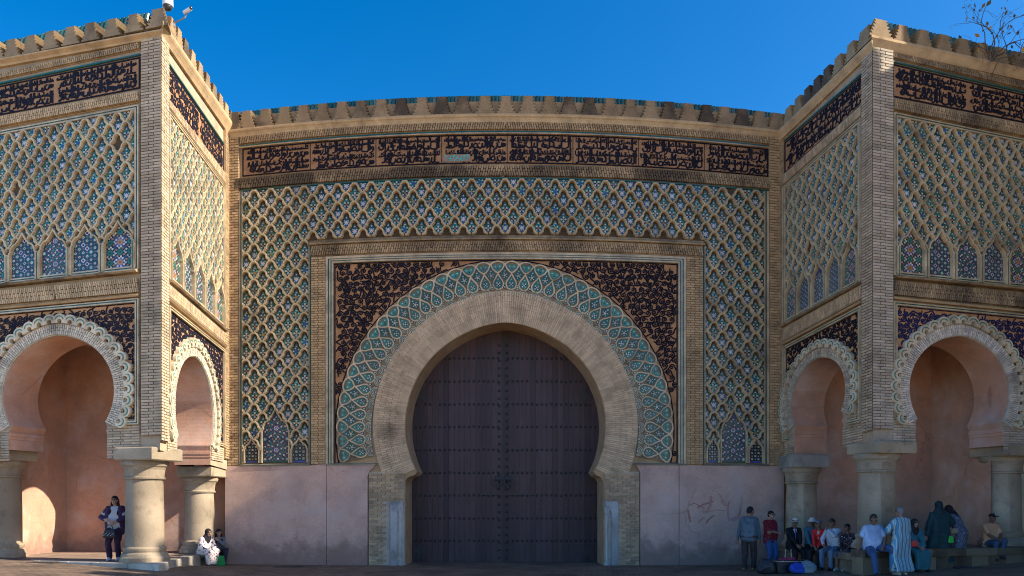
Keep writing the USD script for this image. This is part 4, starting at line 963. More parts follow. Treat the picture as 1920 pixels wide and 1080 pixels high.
LRS = dict(corn=line((1461, 250), (1641, 72)), cb=line((1464, 263), (1643, 91)), it=line((1472, 268), (1620, 140)), ib=line((1472, 326), (1620, 194)), b2t=line((1472, 328), (1620, 196)), b2b=line((1472, 347), (1620, 216)),
           lt=line((1472, 351), (1620, 220)), nb=line((1472, 609), (1620, 528)), b3t=line((1472, 615), (1620, 533)), b3b=line((1472, 640), (1620, 560)), led2=line((1472, 647), (1620, 568)), span=line((1472, 651), (1620, 573)), spanb=line((1472, 828), (1620, 790)), foot=line((1463, 858), (1637, 832)))
LRF = dict(corn=line((1641, 72), (1920, 136)), cb=line((1643, 91), (1920, 151)), b1t=line((1671, 98), (1920, 154)), b1b=line((1671, 111), (1920, 170)), it=line((1671, 120), (1920, 178)), ib=line((1671, 182), (1920, 231)),
           b2t=line((1671, 185), (1920, 234)), b2b=line((1671, 209), (1920, 260)), lt=line((1671, 213), (1920, 264)), nb=line((1671, 518), (1920, 541)), b3t=line((1671, 524), (1920, 547)), b3b=line((1671, 556), (1920, 580)),
           led2=line((1671, 562), (1920, 587)), span=line((1671, 566), (1920, 591)), spanb=line((1671, 784), (1920, 794)), foot=line((1637, 832), (1920, 836)))

left = Thing('corner_pavilion', 'sunlit left pavilion of the gate with horseshoe arches on thick stone columns', 'pavilion', (-11, 20.5, 0))
wing_wall(left, LF, LLF, -40, 264, (268.5, 300), dict(l=7, r=215, y=738, t=(111, 632), ext=(-100, 300), bk=(-100, 230), rc=(0.54, .455, .345), cx=(-100, 300), low=33, step=-5), 31, (0.38, .295, .205), 5)
wing_wall(left, LS, LLS, 312, 418, (300, 311), dict(l=325.5, r=398, y=775, t=(357.5, 668), ext=(300, 428), bk=(318, 428), rc=(0.56, .48, .37), cx=(300, 430), low=31, step=-3, ring=17, sc=11, clay=(0.46, .25, .14), deep=-30, dep=.065), 32, (0.48, .38, .26), 5, pend=(418.6, 428), mid=(0.47, .345, .22))
right = Thing('corner_pavilion', 'shaded right pavilion of the gate with horseshoe arches above a stone bench', 'pavilion', (11, 20.5, 0))
wing_wall(right, RF, LRF, 1672, 1934, (1637, 1670.5), dict(l=1704, r=1891, y=734, t=(1797, 633), ext=(1637, 2010), bk=(1700, 2010), rc=(0.57, .51, .43), cx=(1637, 2010), low=33, step=-5, ink=(0.02, .022, .075)), 33, (0.42, .36, .285), 5, dark=True)
wing_wall(right, RS, LRS, 1472, 1619, (1620.5, 1637), dict(l=1485, r=1587, y=748, t=(1550, 667), ext=(1463, 1637), bk=(1463, 1612), rc=(0.48, .40, .30), cx=(1461, 1637), low=31, step=-3, ring=17, sc=11, deep=-30, dep=.085), 34, (0.42, .32, .22), 5, pend=(1463, 1471.5), mid=(0.47, .335, .20))
# parapets
parapet(left, LF, [-68, -32, 2, 31, 67, 103, 141, 178, 218, 258, 294], lambda x: H(LLF['corn'](x)) - .8, scalefn=lambda x: (.90, 1.02), w=(-.2, .16))
roof(left, LF, -95, 262, lambda x: H(LLF['corn'](x)) - 2, lambda x: 38.0, per=7.5)
parapet(left, LS, [314, 326, 339, 352.5, 366.5, 380, 393, 405, 416, 426], lambda x: H(LLS['corn'](x)) - .8, scalefn=lambda x: (.40 - .0005 * (x - 314), .98 - .0017 * (x - 314)), w=(-.2, .16))
roof(left, LS, 336, 428, lambda x: H(LLS['corn'](x)) - 2, lambda x: 35 - .045 * (x - 303), per=3.2)
parapet(right, RF, [1650, 1684, 1724, 1762, 1798, 1834, 1868, 1902, 1938, 1974], lambda x: H(LRF['corn'](x)) - .8, scalefn=lambda x: (.92, 1.0), w=(-.2, .16))
roof(right, RF, 1662, 2000, lambda x: H(LRF['corn'](x)) - 2, lambda x: 38.0, per=7.5)
parapet(right, RS, [1470, 1486, 1504, 1522, 1540, 1559, 1580, 1604, 1627], lambda x: H(LRS['corn'](x)) - .8, scalefn=lambda x: (.50 + .0009 * (x - 1470), .82 + .001 * (x - 1470)), w=(-.2, .16))
roof(right, RS, 1466, 1596, lambda x: H(LRS['corn'](x)) - 2, lambda x: 29 + .025 * (x - 1466), per=4)
# columns and their heads
ZL, ZR, ZRS = 0.40, 0.72, 0.60
dl, drr = LF.d, RF.d
def zpx(y, D): return ZC + (HZ - y) * D / FP
for X, Y, ya, yb_, D, hx in ((-9.29, 19.10, 842, 863.5, 18.75, .56), (-14.0, 20.45, 843, 862, 20.0, .60)):
    z0, z1 = zpx(yb_, D), zpx(ya - 3, D); mb = MB(); block(mb, (X, Y), hx, hx, dl, z0, z1, (0.39, .31, .215)); mb.build('abacus', STONE, left); column(left, X - (.14 if X > -12 else 0), Y + .08, ZL, z0, .46)
z0, z1 = zpx(894, 22.05), zpx(875, 22.05); mb = MB(); block(mb, (-9.30, 22.45), .50, .62, (1, 0), z0, z1, (0.39, .31, .215)); mb.build('abacus', STONE, left); column(left, -9.4, 22.45, ZL, z0, .43)
for X, Y, ya, yb_, D, hx in ((9.50, 19.22, 831, 850, 18.8, .57), (13.66, 20.6, 835, 855, 20.1, .62)):
    z0, z1 = zpx(yb_, D), zpx(ya - 3, D); mb = MB(); block(mb, (X, Y), hx, hx, drr, z0, z1, (0.39, .31, .215)); mb.build('abacus', STONE, right); column(right, X - .08, Y + .08, ZR, z0, .46)
z0, z1 = zpx(877, 22.05), zpx(853, 22.05); mb = MB(); block(mb, (8.74, 22.45), .54, .62, (1, 0), z0, z1, (0.36, .33, .29)); mb.build('abacus', STONE, right); column(right, 8.70, 22.45, ZRS - .05, z0, .45)
room(left, -9.0, -13.9, 23.3, 20.6, ZL, 6.7, dl); room(right, 9.0, 13.08, 23.3, 20.4, ZR, 6.7, drr)
lid(left, [(-8.9, 18.9), (-8.7, 24.5), (-17, 24.5), (-17, 21.2)], 13.2); lid(right, [(9.2, 19.0), (8.9, 24.5), (17, 24.5), (17, 21.0)], 13.2)
# outer ends of the pavilions
for th, x, y0 in ((left, -15.6, 20.6), (right, 15.9, 20.7)):
    mb = MB(); mb.add(np.array([(x, y0, 0), (x, 25, 0), (x, 25, 13.2), (x, y0, 13.2)]), [[0, 1, 2, 3]], TAN2); mb.build('end_wall', BRICK, th)

# raised porch floors with kerb stones and bench blocks
def prism_world(mb, poly, z0, z1, c):
    class W:
        @staticmethod
        def map(p, w): p = np.asarray(p, float); return np.c_[p, np.broadcast_to(w, (len(p),))]
    mb.prism(Polygon(poly), W, z0, z1, c)
def kerb_run(th, p, q, n, depth, z0, z1, c, name, inward, mat=STONE, seedc=.15):
    p, q, inward = np.array(p), np.array(q), np.array(inward) / np.linalg.norm(inward); e = np.linspace(0, 1, n + 1)
    for a, b in zip(e[:-1], e[1:]):
        s0, s1 = p + (q - p) * a, p + (q - p) * b; t = (s1 - s0) / np.linalg.norm(s1 - s0) * .008
        m = (s0 + s1) / 2 + inward * depth / 2; L = np.linalg.norm(s1 - s0) / 2 - .008
        mb = MB(); block(mb, m, L, depth / 2, s1 - s0, z0 - .02, z1 + .012 * (rng.random() - .5), jit(c, seedc), ch=.018); mb.build(name, mat, th)
plat = Thing('porch_floor', 'low kerbed floor of the left porch', None, (-11.5, 21, 0), kind='structure')
K0, K1, KL = np.array([-8.64, 18.28]), np.array([-9.12, 22.35]), np.array([-14.9, 20.06])
mb = MB(); prism_world(mb, [K0 + [-.3, .3], K1 + [-.3, .1], (-9.4, 23.7), (-14.6, 23.7), KL + [0, .3]], -.3, ZL - .012, (0.30, .21, .16)); mb.build('floor_slab', STONE, plat)
kerb_run(plat, KL, K0, 7, .32, -.25, ZL, (0.36, .32, .27), 'kerb_stone', (.27, .96)); kerb_run(plat, K0 + [-.02, .34], K1, 4, .32, -.3, ZL, (0.36, .32, .27), 'kerb_stone', (-1, 0))
plat2 = Thing('porch_floor', 'raised floor and stone bench edge of the right porch', None, (11.5, 21, 0), kind='structure')
Q0, Q1, QR = np.array([8.68, 18.38]), np.array([8.05, 22.6]), np.array([15.6, 20.16])
mb = MB(); prism_world(mb, [Q0 + [.5, .5], (15.6, 20.7), (15.6, 23.7), (9.2, 23.7)], -.3, ZR - .014, (0.27, .18, .15)); mb.build('floor_slab', STONE, plat2)
mb = MB(); prism_world(mb, [Q0 + [.3, .3], (9.3, 19.4), (9.1, 22.7), Q1 + [.2, 0]], -.3, ZRS - .012, (0.27, .19, .15)); mb.build('floor_slab', STONE, plat2)
BEN = (0.18, .13, .085)
kerb_run(plat2, Q0, QR, 7, .50, ZR - .17, ZR, BEN, 'bench_slab', (-.27, .96), seedc=.35); kerb_run(plat2, Q1, Q0 + [-.02, .5], 6, .50, ZRS - .16, ZRS, BEN, 'bench_slab', (1, .1), seedc=.35)
nrm = np.array([-.245, .97]); kerb_run(plat2, Q0 + nrm * .06, QR + nrm * .06, 13, .40, .10, ZR - .175, BEN, 'bench_block', (-.27, .96), seedc=.5); kerb_run(plat2, Q1 + [.07, 0], Q0 + [.05, .5], 9, .40, .06, ZRS - .165, BEN, 'bench_block', (1, .1), seedc=.5)
kerb_run(plat2, Q0 + nrm * .02, QR + nrm * .02, 9, .40, -.3, .105, BEN, 'bench_block', (-.27, .96), seedc=.5); kerb_run(plat2, Q1 + [.03, 0], Q0 + [.01, .5], 7, .40, -.3, .065, BEN, 'bench_block', (1, .1), seedc=.5)

# the rampart beyond the right pavilion, outside the picture, whose shade covers the square
mina = Thing('minaret', 'tall plain square minaret behind the right pavilion, out of the photograph', 'minaret', (18.4, 20.4, 0))
mb = MB(); block(mb, (18.5, 20.42), 2.3, 2.84, (1, 0), -.5, 30.5, TAN2); mb.build('shaft', BRICK, mina)
mb = MB(); block(mb, (18.5, 20.42), 2.45, 2.6, (1, 0), 30.48, 31.2, TAN); mb.build('cornice', BRICK, mina)
ramp = Thing('rampart_tower', 'plain tall brick rampart tower beside the right pavilion, out of the photograph', 'tower', (19.5, 15, 0))
mb = MB(); block(mb, (19.6, 14.9), 2.2, 3.9, (1, 0), -.5, 18.3, TAN2); mb.build('wall', BRICK, ramp)
for k in range(8):
    mb = MB(); block(mb, (17.75, 11.4 + k), .3, .32, (1, 0), 18.28, 19.2, TAN2); mb.build('merlon', BRICK, ramp)
# ------------------------------------------------------------------ people
_ico = trimesh.creation.icosphere(1).vertices
def hull(*sp):
    pts = np.vstack([_ico * np.asarray(r) + np.asarray(p, float) for p, r in sp])
    return m3.Manifold.hull_points(pts)
def chain(pts): return [hull(a, b) for a, b in zip(pts[:-1], pts[1:])]
def union(ms): return m3.Manifold.batch_boolean(ms, m3.OpType.Add)
def finish(man, edge=0.03, it=6):
    m = man.refine_to_length(edge).to_mesh() if edge else man.to_mesh()
    t = trimesh.Trimesh(m.vert_properties[:, :3], m.tri_verts, process=True)
    if it: trimesh.smoothing.filter_taubin(t, lamb=.5, nu=.52, iterations=it)
    return t
def ik(a, b, l1, l2, hint):
    a, b, hint = map(lambda q: np.asarray(q, float), (a, b, hint)); d = b - a; L = min(np.linalg.norm(d), (l1 + l2) * .999); d = d / np.linalg.norm(d)
    x = (l1 * l1 - l2 * l2 + L * L) / (2 * L); h = math.sqrt(max(0, l1 * l1 - x * x)); p = hint - d * np.dot(hint, d); p = p / (np.linalg.norm(p) + 1e-9)
    return a + d * x + p * h, a + d * L
def rot(yaw, pitch, roll=0):
    cy, sy, cp, sp, cr, sr = math.cos(yaw), math.sin(yaw), math.cos(pitch), math.sin(pitch), math.cos(roll), math.sin(roll)
    Z = np.array([[cy, -sy, 0], [sy, cy, 0], [0, 0, 1]]); X = np.array([[1, 0, 0], [0, cp, -sp], [0, sp, cp]]); Y = np.array([[cr, 0, sr], [0, 1, 0], [-sr, 0, cr]])
    return Z @ X @ Y

def person(label, loc, yaw, H_=1.72, hip=None, lean=0.0, side=0.0, head=(0, 0), hands=((-.26, .05, .78), (.26, .05, .78)), elbow=((-1, -.6, -.2), (1, -.6, -.2)),
           feet=((-.10, 0, .07), (.10, 0, .07)), knee=((-.1, 1, 0), (.1, 1, 0)), toe=(0, 0), skin=(0.33, .19, .125), girth=1.0, top=None, sleeve='long', bottom=None, shorts=False, robe=None, shoes=(0.02, .018, .016),
           hair=None, hairlen=0, hat=None, beard=None, belly=0.0, extras=None, curl=.5, group=None, topmat=None, robemat=None, hem=.08, glasses=False, hairbun=False, tuck=False):
    """local frame: x right, y forwards, z up; every target in metres for a 1.72 m person"""
    S = H_ / 1.72; th = Thing('person', label, 'person', loc, yaw, group)
    hz = .91 if hip is None else hip; P = np.array([0, 0, hz])
    R = rot(0, -lean, side); up = R @ [0, 0, 1.0]; rt = R @ [1.0, 0, 0]; fw = R @ [0, 1.0, 0]
    chest = P + up * .33; neck = P + up * .515; sh = [P + up * .455 - rt * .178 + fw * -.01, P + up * .455 + rt * .178 + fw * -.01]
    HR = rot(head[0], head[1]); hc = neck + up * .055 + (HR @ [0, .035, .115]) * .98
    J = {}
    for i in (0, 1):
        s = -1 if i == 0 else 1
        e, w = ik(sh[i], hands[i], .285, .255, elbow[i]); J['sh%d' % i], J['el%d' % i], J['wr%d' % i] = sh[i], e, w
        hp = P + np.array([s * .095, 0, -.02]); k, an = ik(hp, feet[i], .43, .425, knee[i]); J['hp%d' % i], J['kn%d' % i], J['an%d' % i] = hp, k, an
    g = girth
    def torso(o):   # o: inflation
        return [hull((P + rt * .10 * g - up * .03, .105 * g + o), (P - rt * .10 * g - up * .03, .105 * g + o), (P + up * .14 + rt * .085 * g + fw * (.02 + belly * .5), .105 * g + o + belly * .3), (P + up * .14 - rt * .085 * g + fw * (.02 + belly * .5), .105 * g + o + belly * .3)),
                hull((P + up * .14 + rt * .085 * g + fw * (.02 + belly * .5), .105 * g + o + belly * .3), (P + up * .14 - rt * .085 * g + fw * (.02 + belly * .5), .105 * g + o + belly * .3), (chest + rt * .10 * g, .105 + o), (chest - rt * .10 * g, .105 + o)),
                hull((chest + rt * .10 * g, .105 + o), (chest - rt * .10 * g, .105 + o), (sh[0] + rt * .03, .066 + o), (sh[1] - rt * .03, .066 + o), (neck - up * .03, .06 + o * .6))]
    def hand(i):
        s = -1 if i == 0 else 1; w = J['wr%d' % i]; d = w - J['el%d' % i]; d /= np.linalg.norm(d); n = np.cross(d, [0, 0, 1.0]) * s
        if np.linalg.norm(n) < .2: n = np.array([0, 1.0, 0])
        n /= np.linalg.norm(n); b = np.cross(n, d); pk = w + d * .085; out = [hull((w, .026), (w + d * .03 + b * .022, .017), (w + d * .03 - b * .022, .017)), hull((w + d * .03 + b * .022, .017), (w + d * .03 - b * .022, .017), (pk + b * .030, .014), (pk - b * .030, .014))]
        for q, L in enumerate((.070, .080, .074, .056)):
            o = pk + b * (.030 - .020 * q); m = o + (d * (1 - .35 * curl) - n * curl * .8) * L * .55; t = m + (d * (1 - 1.1 * curl) - n * curl * 1.2) * L * .5
            out += chain([(o, .0105), (m, .0095), (t, .008)])
        o = w + d * .03 + b * .03; out += chain([(o, .014), (o + d * .035 + b * .022 - n * .012, .012), (o + d * .062 + b * .022 - n * .024, .010)])
        return out
    body = torso(-.012) + chain([(neck - up * .06, .062), (neck + up * .03, .054), (hc - HR @ [0, .03, .05], .052)])
    body += [hull((hc + HR @ [0, -.012, .035], np.array([.076, .094, .084])), (hc + HR @ [0, .012, -.03], np.array([.066, .08, .075])), (hc + HR @ [0, .052, -.082], .034)),
             hull((hc + HR @ [0, .088, .012], .011), (hc + HR @ [0, .112, -.026], .014), (hc + HR @ [0, .085, -.03], .018)),
             hull((hc + HR @ [-.076, -.005, -.0], np.array([.012, .022, .034])), (hc + HR @ [-.07, .005, -.015], .012)), hull((hc + HR @ [.076, -.005, -.0], np.array([.012, .022, .034])), (hc + HR @ [.07, .005, -.015], .012)),
             hull((hc + HR @ [-.03, .078, .034], .013), (hc + HR @ [.03, .078, .034], .013)), hull((hc + HR @ [-.018, .083, -.056], .011), (hc + HR @ [.018, .083, -.056], .011))]
    for i in (0, 1):
        body += chain([(J['sh%d' % i], .052), ((J['sh%d' % i] + J['el%d' % i]) / 2, .046), (J['el%d' % i], .038), (J['el%d' % i] * .55 + J['wr%d' % i] * .45, .036), (J['wr%d' % i], .026)]) + hand(i)
        body += chain([(J['hp%d' % i], .085), (J['kn%d' % i], .055), (J['kn%d' % i] * .65 + J['an%d' % i] * .35, .053), (J['an%d' % i], .036)])
        f = rot(toe[i], 0) @ [0, 1.0, 0]; an = J['an%d' % i]; body.append(hull((an - f * .03 - [0, 0, .03], .034), (an + f * .14 - [0, 0, .045], .024)))
    t = finish(union(body), .021, 5); v = t.vertices
    col = np.tile(np.array(skin), (len(v), 1)); L = (v - hc) @ HR     # local head coordinates
    dark = np.array([.02, .014, .01]); hd = np.linalg.norm(L, axis=1) < .17
    for sx in (-1, 1):
        eye = hd & (np.abs(L[:, 0] - sx * .031) < .017) & (np.abs(L[:, 2] - .014) < .011) & (L[:, 1] > .05); col[eye] = (0.05, .035, .03)
        brow = hd & (np.abs(L[:, 0] - sx * .032) < .025) & (np.abs(L[:, 2] - .036) < .009) & (L[:, 1] > .05); col[brow] = dark
    lip = hd & (np.abs(L[:, 0]) < .026) & (np.abs(L[:, 2] + .056) < .010) & (L[:, 1] > .06); col[lip] = np.array(skin) * [.8, .5, .5]
    if beard: bd = hd & (L[:, 2] < -.035) & (L[:, 1] > -.01) & ~lip if beard == 'full' else hd & (np.abs(L[:, 0]) < .034) & (np.abs(L[:, 2] + .040) < .010) & (L[:, 1] > .06); col[bd] = dark
    def put(name, tm_, c, mat, smooth=True, label=None):
        if name in ('shirt', 'trousers', 'robe', 'cardigan'):   # folds of the cloth
            v_ = tm_.vertices; q_ = v_ * [13, 13, 7] + [loc[0] * 7, 3, 0]; tm_.vertices = v_ + tm_.vertex_normals * ((meshkit.fbm(q_, 3, 5) - .5) * .045)[:, None]
        mb = MB(); mb.add(np.asarray(tm_.vertices) * S, tm_.faces, c); mb.build(name, mat, th, smooth=smooth, local=True, label=label)
    put('body', t, col, SKIN)
    if top is not None:
        ms = torso(.012); hemz = P - up * (.10 if robe is None else .0)
        if robe is None and hip is None and not tuck: ms.append(hull((P + rt * .10 * g, .112 * g), (P - rt * .10 * g, .112 * g), (hemz + rt * .11 * g, .105 * g), (hemz - rt * .11 * g, .105 * g)))
        for i in (0, 1):
            a, e, w = J['sh%d' % i], J['el%d' % i], J['wr%d' % i]
            if sleeve == 'long': ms += chain([(a, .072), ((a + e) / 2, .062), (e, .054), (e * .5 + w * .5, .048), (e * .06 + w * .94, .038)])
            elif sleeve == 'wide': ms += chain([(a, .074), (e, .078), (e * .12 + w * .88, .072)])
            else: ms += chain([(a, .074), (a * .35 + e * .65, .070)])
        put('shirt', finish(union(ms), .032, 4), top, topmat or CLOTH)
    if bottom is not None:
        ms = [hull((P + rt * .10 * g - up * .02, .118 * g), (P - rt * .10 * g - up * .02, .118 * g), (J['hp0'], .10), (J['hp1'], .10))]
        for i in (0, 1):
            h, k, a = J['hp%d' % i], J['kn%d' % i], J['an%d' % i]
            ms += chain([(h, .102 * g), (k, .074), (k * .9 + a * .1, .072)]) if shorts else chain([(h, .108 * g), (k, .080), (k * .5 + a * .5, .070), (a * .97 + k * .03, .064)])
        put('trousers', finish(union(ms), .035, 4), bottom, CLOTH)
    if robe is not None:
        ms = torso(.02)
        if hip is None:
            hz_ = hem; ms += [hull((P + rt * .11, .125 * g), (P - rt * .11, .125 * g), (np.array([-.19 * g, .03, hz_ + .35]), .10), (np.array([.19 * g, .03, hz_ + .35]), .10)), hull((np.array([-.19 * g, .03, hz_ + .35]), .10), (np.array([.19 * g, .03, hz_ + .35]), .10), (np.array([-.20 * g, .09, hz_ + .04]), .05), (np.array([.20 * g, .09, hz_ + .04]), .05), (np.array([-.20 * g, -.12, hz_ + .04]), .05), (np.array([.20 * g, -.12, hz_ + .04]), .05))]
        else:
            ms += [hull((P + rt * .11, .13), (P - rt * .11, .13), (J['kn0'], .10), (J['kn1'], .10)), hull((J['kn0'], .10), (J['kn1'], .10), (J['an0'] * .85 + J['kn0'] * .15, .08), (J['an1'] * .85 + J['kn1'] * .15, .08))]
        for i in (0, 1):
            a, e, w = J['sh%d' % i], J['el%d' % i], J['wr%d' % i]; ms += chain([(a, .076), (e, .080), (e * .10 + w * .90, .070)])
        tm_ = finish(union(ms), .04, 4)
        if hip is None:   # folds in the skirt
            q = tm_.vertices; a = np.arctan2(q[:, 1], q[:, 0]); k = np.clip((.85 - q[:, 2]) / .7, 0, 1); r_ = 1 + .05 * k * np.sin(a * 9 + 2 * q[:, 2]); tm_.vertices = np.c_[q[:, 0] * r_, q[:, 1] * r_, q[:, 2]]
        put('robe', tm_, robe, robemat or CLOTH)
    if shoes is not None:
        for i in (0, 1):
            f = rot(toe[i], 0) @ [0, 1.0, 0]; an = J['an%d' % i]; z = np.array([0, 0, 1.0])
            m_ = hull((an - f * .045 - z * .035, .040), (an + f * .05 - z * .030, .042), (an + f * .155 - z * .048, .030), (an + z * .0, .042)); put('shoe', finish(m_, .03, 2), shoes, LEATHER)
    if hair is not None:
        hm = [hull((hc + HR @ [0, -.018, .045], np.array([.088, .100, .086])), (hc + HR @ [0, -.04, -.01], np.array([.082, .078, .08])))]
        cut = m3.Manifold.cube([.3, .3, .3], True).translate([0, .045 + .15, .052 - .15]); C4 = np.c_[HR, hc]; hm = [hm[0] - cut.transform(C4)]
        if hairlen: 
            for s in (-1, 1): hm += chain([(hc + HR @ [s * .066, -.03, .0], .040), (neck + rt * s * .085 + fw * .0 - up * .02, .042), (neck + rt * s * .10 + fw * .08 - up * (hairlen * .5), .042), (neck + rt * s * .105 + fw * .10 - up * hairlen, .022)])
            hm += [hull((hc + HR @ [-.05, -.06, .0], .05), (hc + HR @ [.05, -.06, .0], .05), (neck - fw * .07 - up * hairlen * .7, .06))]
        if hairbun: hm.append(hull((hc + HR @ [0, -.10, .02], .05)))
        put('hair', finish(union(hm), .03, 3), hair, CLOTH)
    if hat:
        kind, c = hat
        if kind == 'scarf':
            hm = [hull((hc + HR @ [0, -.015, .03], np.array([.100, .112, .108])), (hc + HR @ [0, -.02, -.05], np.array([.092, .09, .09]))), hull((hc + HR @ [0, -.03, -.06], .085), (neck - fw * .02, .10), (sh[0] + rt * .06, .07), (sh[1] - rt * .06, .07), (chest + up * .05 + fw * .04, .09))]
            cut = m3.Manifold.sphere(.068, 20).scale([.95, 1.1, 1.25]).transform(np.c_[HR, hc + HR @ [0, .095, -.012]]); put('head_scarf', finish(union(hm) - cut, .03, 3), c, CLOTH)
        else:
            crown = [hull((hc + HR @ [0, -.005, .075], np.array([.088, .10, .05])), (hc + HR @ [0, -.012, .055], np.array([.092, .106, .03])))]
            if kind in ('trilby', 'bucket'):
                brim = m3.Manifold.cylinder(.045 if kind == 'bucket' else .014, .128, .112 if kind == 'bucket' else .128, 24).transform(np.c_[HR, hc + HR @ [0, -.0, .030 if kind == 'bucket' else .045]])
                top_ = hull((hc + HR @ [0, -.01, .12], np.array([.068, .082, .03])), (hc + HR @ [0, -.01, .055], np.array([.09, .102, .02]))); crown = [top_, brim]
            elif kind == 'cap': crown.append(hull((hc + HR @ [-.05, .10, .060], .010), (hc + HR @ [.05, .10, .060], .010), (hc + HR @ [-.045, .165, .046], .008), (hc + HR @ [.045, .165, .046], .008)))
            elif kind == 'flat': crown.append(hull((hc + HR @ [-.06, .08, .072], .02), (hc + HR @ [.06, .08, .072], .02), (hc + HR @ [0, .125, .056], .014)))
            put('hat', finish(union(crown), .03, 1), c, CLOTH)
            if kind == 'trilby':
                m_ = trimesh.creation.cylinder(.0985, .022, sections=24); m_.apply_scale([.96, 1.08, 1]); M4 = np.eye(4); M4[:3, :3] = HR; M4[:3, 3] = hc + HR @ [0, -.01, .072]; m_.apply_transform(M4); put('hat_band', m_, (0.02, .02, .022), CLOTH, False)
            if kind == 'cap':
                m_ = trimesh.creation.box([.035, .006, .02]); M4 = np.eye(4); M4[:3, :3] = HR; M4[:3, 3] = hc + HR @ [0, .096, .088]; m_.apply_transform(M4); put('cap_badge', m_, (0.7, .7, .7), CLOTH, False)
    if glasses:
        gm = []
        for sx in (-1, 1): t_ = trimesh.creation.torus(.022, .0045, major_sections=14, minor_sections=5); t_.apply_transform(trimesh.transformations.rotation_matrix(math.pi / 2, [1, 0, 0])); t_.apply_translation([sx * .031, .108, .014]); gm.append(t_); b_ = trimesh.creation.box([.005, .11, .006]); b_.apply_translation([sx * .074, .055, .018]); gm.append(b_)
        t_ = trimesh.util.concatenate(gm); M4 = np.eye(4); M4[:3, :3] = HR; M4[:3, 3] = hc; t_.apply_transform(M4); put('glasses', t_, (0.015, .012, .012), PAINT, False)
    J.update(P=P, neck=neck, chest=chest, hc=hc, HR=HR, up=up, rt=rt, fw=fw, S=S, put=put, th=th)
    return J

def pattern(name, base_fn, rough=.9):
    """cloth with a woven or printed pattern in its own coordinates"""
    n = {'tc': ('texture_coordinate', {}), 'p': ('principled_bsdf', {'roughness': rough, 'specular_ior_level': .2}), 'nz': ('noise_texture', {'scale': 60.0, 'detail': 4.0}), 'bp': ('bump', {'strength': .4, 'distance': .005})}
    l = [('tc.object', 'nz.vector'), ('nz.fac', 'bp.height'), ('bp.normal', 'p.normal')]
    l.append((base_fn(n, l), 'p.base_color')); return usdkit.material(stage, '/World/Looks/' + name, n, l, surface='p.BSDF')
def stripes(scale, stops, direction='x'):
    def fn(n, l):
        n['w'] = ('wave_texture', {'bands_direction': direction, 'scale': scale, 'distortion': 0.0, 'detail': 0.0, 'profile': 'saw'}); n['r'] = ('rgb_ramp', {'ramp': stops, 'interpolate': False})
        l += [('tc.object', 'w.vector'), ('w.fac', 'r.fac')]; return 'r.color'
    return fn
def blobs(scale, stops, feature='f1'):
    def fn(n, l):
        n['v'] = ('voronoi_texture', {'scale': scale, 'feature': feature}); n['r'] = ('rgb_ramp', {'ramp': stops, 'interpolate': False})
        l += [('tc.object', 'v.vector'), ('v.distance', 'r.fac')]; return 'r.color'
    return fn
DJELLABA = pattern('striped_djellaba', stripes(3.0, [(0, (0.07, .22, .34)), (.45, (0.42, .46, .46)), (.62, (0.14, .33, .44)), (.85, (0.45, .46, .42))]))
ORANGE = pattern('orange_striped_shirt', stripes(6.5, [(0, (0.48, .24, .12)), (.45, (0.62, .42, .26)), (.6, (0.30, .13, .07)), (.72, (0.55, .30, .16))]))
FLORAL = pattern('floral_cloth', blobs(13.0, [(0, (0.36, .05, .07)), (.22, (0.60, .22, .22)), (.34, (0.70, .66, .62)), (.62, (0.68, .64, .62)), (.74, (0.10, .06, .10))]))
DOTS = pattern('dotted_dress', blobs(17.0, [(0, (0.42, .43, .46)), (.24, (0.085, .10, .15)), (.8, (0.07, .085, .13))]))
KNIT = pattern('patterned_sweater', blobs(12.0, [(0, (0.50, .46, .46)), (.20, (0.018, .016, .024)), (.50, (0.022, .018, .026)), (.62, (0.32, .16, .18)), (.68, (0.02, .018, .024))]))
BATIK = pattern('maroon_batik_shirt', blobs(10.0, [(0, (0.42, .26, .14)), (.13, (0.17, .018, .03)), (.62, (0.20, .022, .035)), (.74, (0.11, .012, .02))]))
JEANS, BLACK = (0.045, .085, .19), (0.012, .012, .015)
def at(px, D, z=None): X = (px - CX) / FP * D; return (X, D, float(gz(X, D)) if z is None else z)
PI = math.pi
SEAT = dict(feet=((-.13, .42, .07), (.13, .42, .07)), knee=((-.1, 1, .6), (.1, 1, .6)))

# left porch
J = person('long-haired woman in white top and purple cardigan standing beside the left column', at(216, 19.45, ZL), PI + .12, 1.68, head=(0, -.06), hands=((-.07, .22, 1.02), (.17, .20, 1.08)), elbow=((-1, -.5, -.3), (1, -.5, -.3)), feet=((-.09, 0, .07), (.12, .05, .07)), skin=(0.38, .23, .16), girth=1.05,
           top=(0.50, .49, .50), sleeve='short', bottom=(0.035, .018, .040), shoes=(0.62, .62, .66), hair=(0.022, .010, .010), hairlen=.30)
card = []
for i, s in ((0, -1), (1, 1)):
    card += chain([(J['sh%d' % i], .080), (J['el%d' % i], .062), (J['el%d' % i] * .35 + J['wr%d' % i] * .65, .056)])
    card += chain([(J['sh%d' % i] * .85 + J['neck'] * .15 + [0, .03, 0], .082), (np.array([s * .150, .035, 1.15]), .096), (np.array([s * .155, .02, .95]), .098), (np.array([s * .16, .0, .74]), .085)])
card.append(hull((J['sh0'] - [0, .05, .02], .07), (J['sh1'] - [0, .05, .02], .07), (np.array([-.15, -.06, .8]), .08), (np.array([.15, -.06, .8]), .08)))
J['put']('cardigan', finish(union(card), .035, 4), (0.055, .028, .075), CLOTH)
hb = Thing('handbag', 'black studded handbag hanging from the forearm of the standing woman', 'bag', at(205, 19.2, 0))
bx, by, bz = at(205.5, 19.22, 1.17)
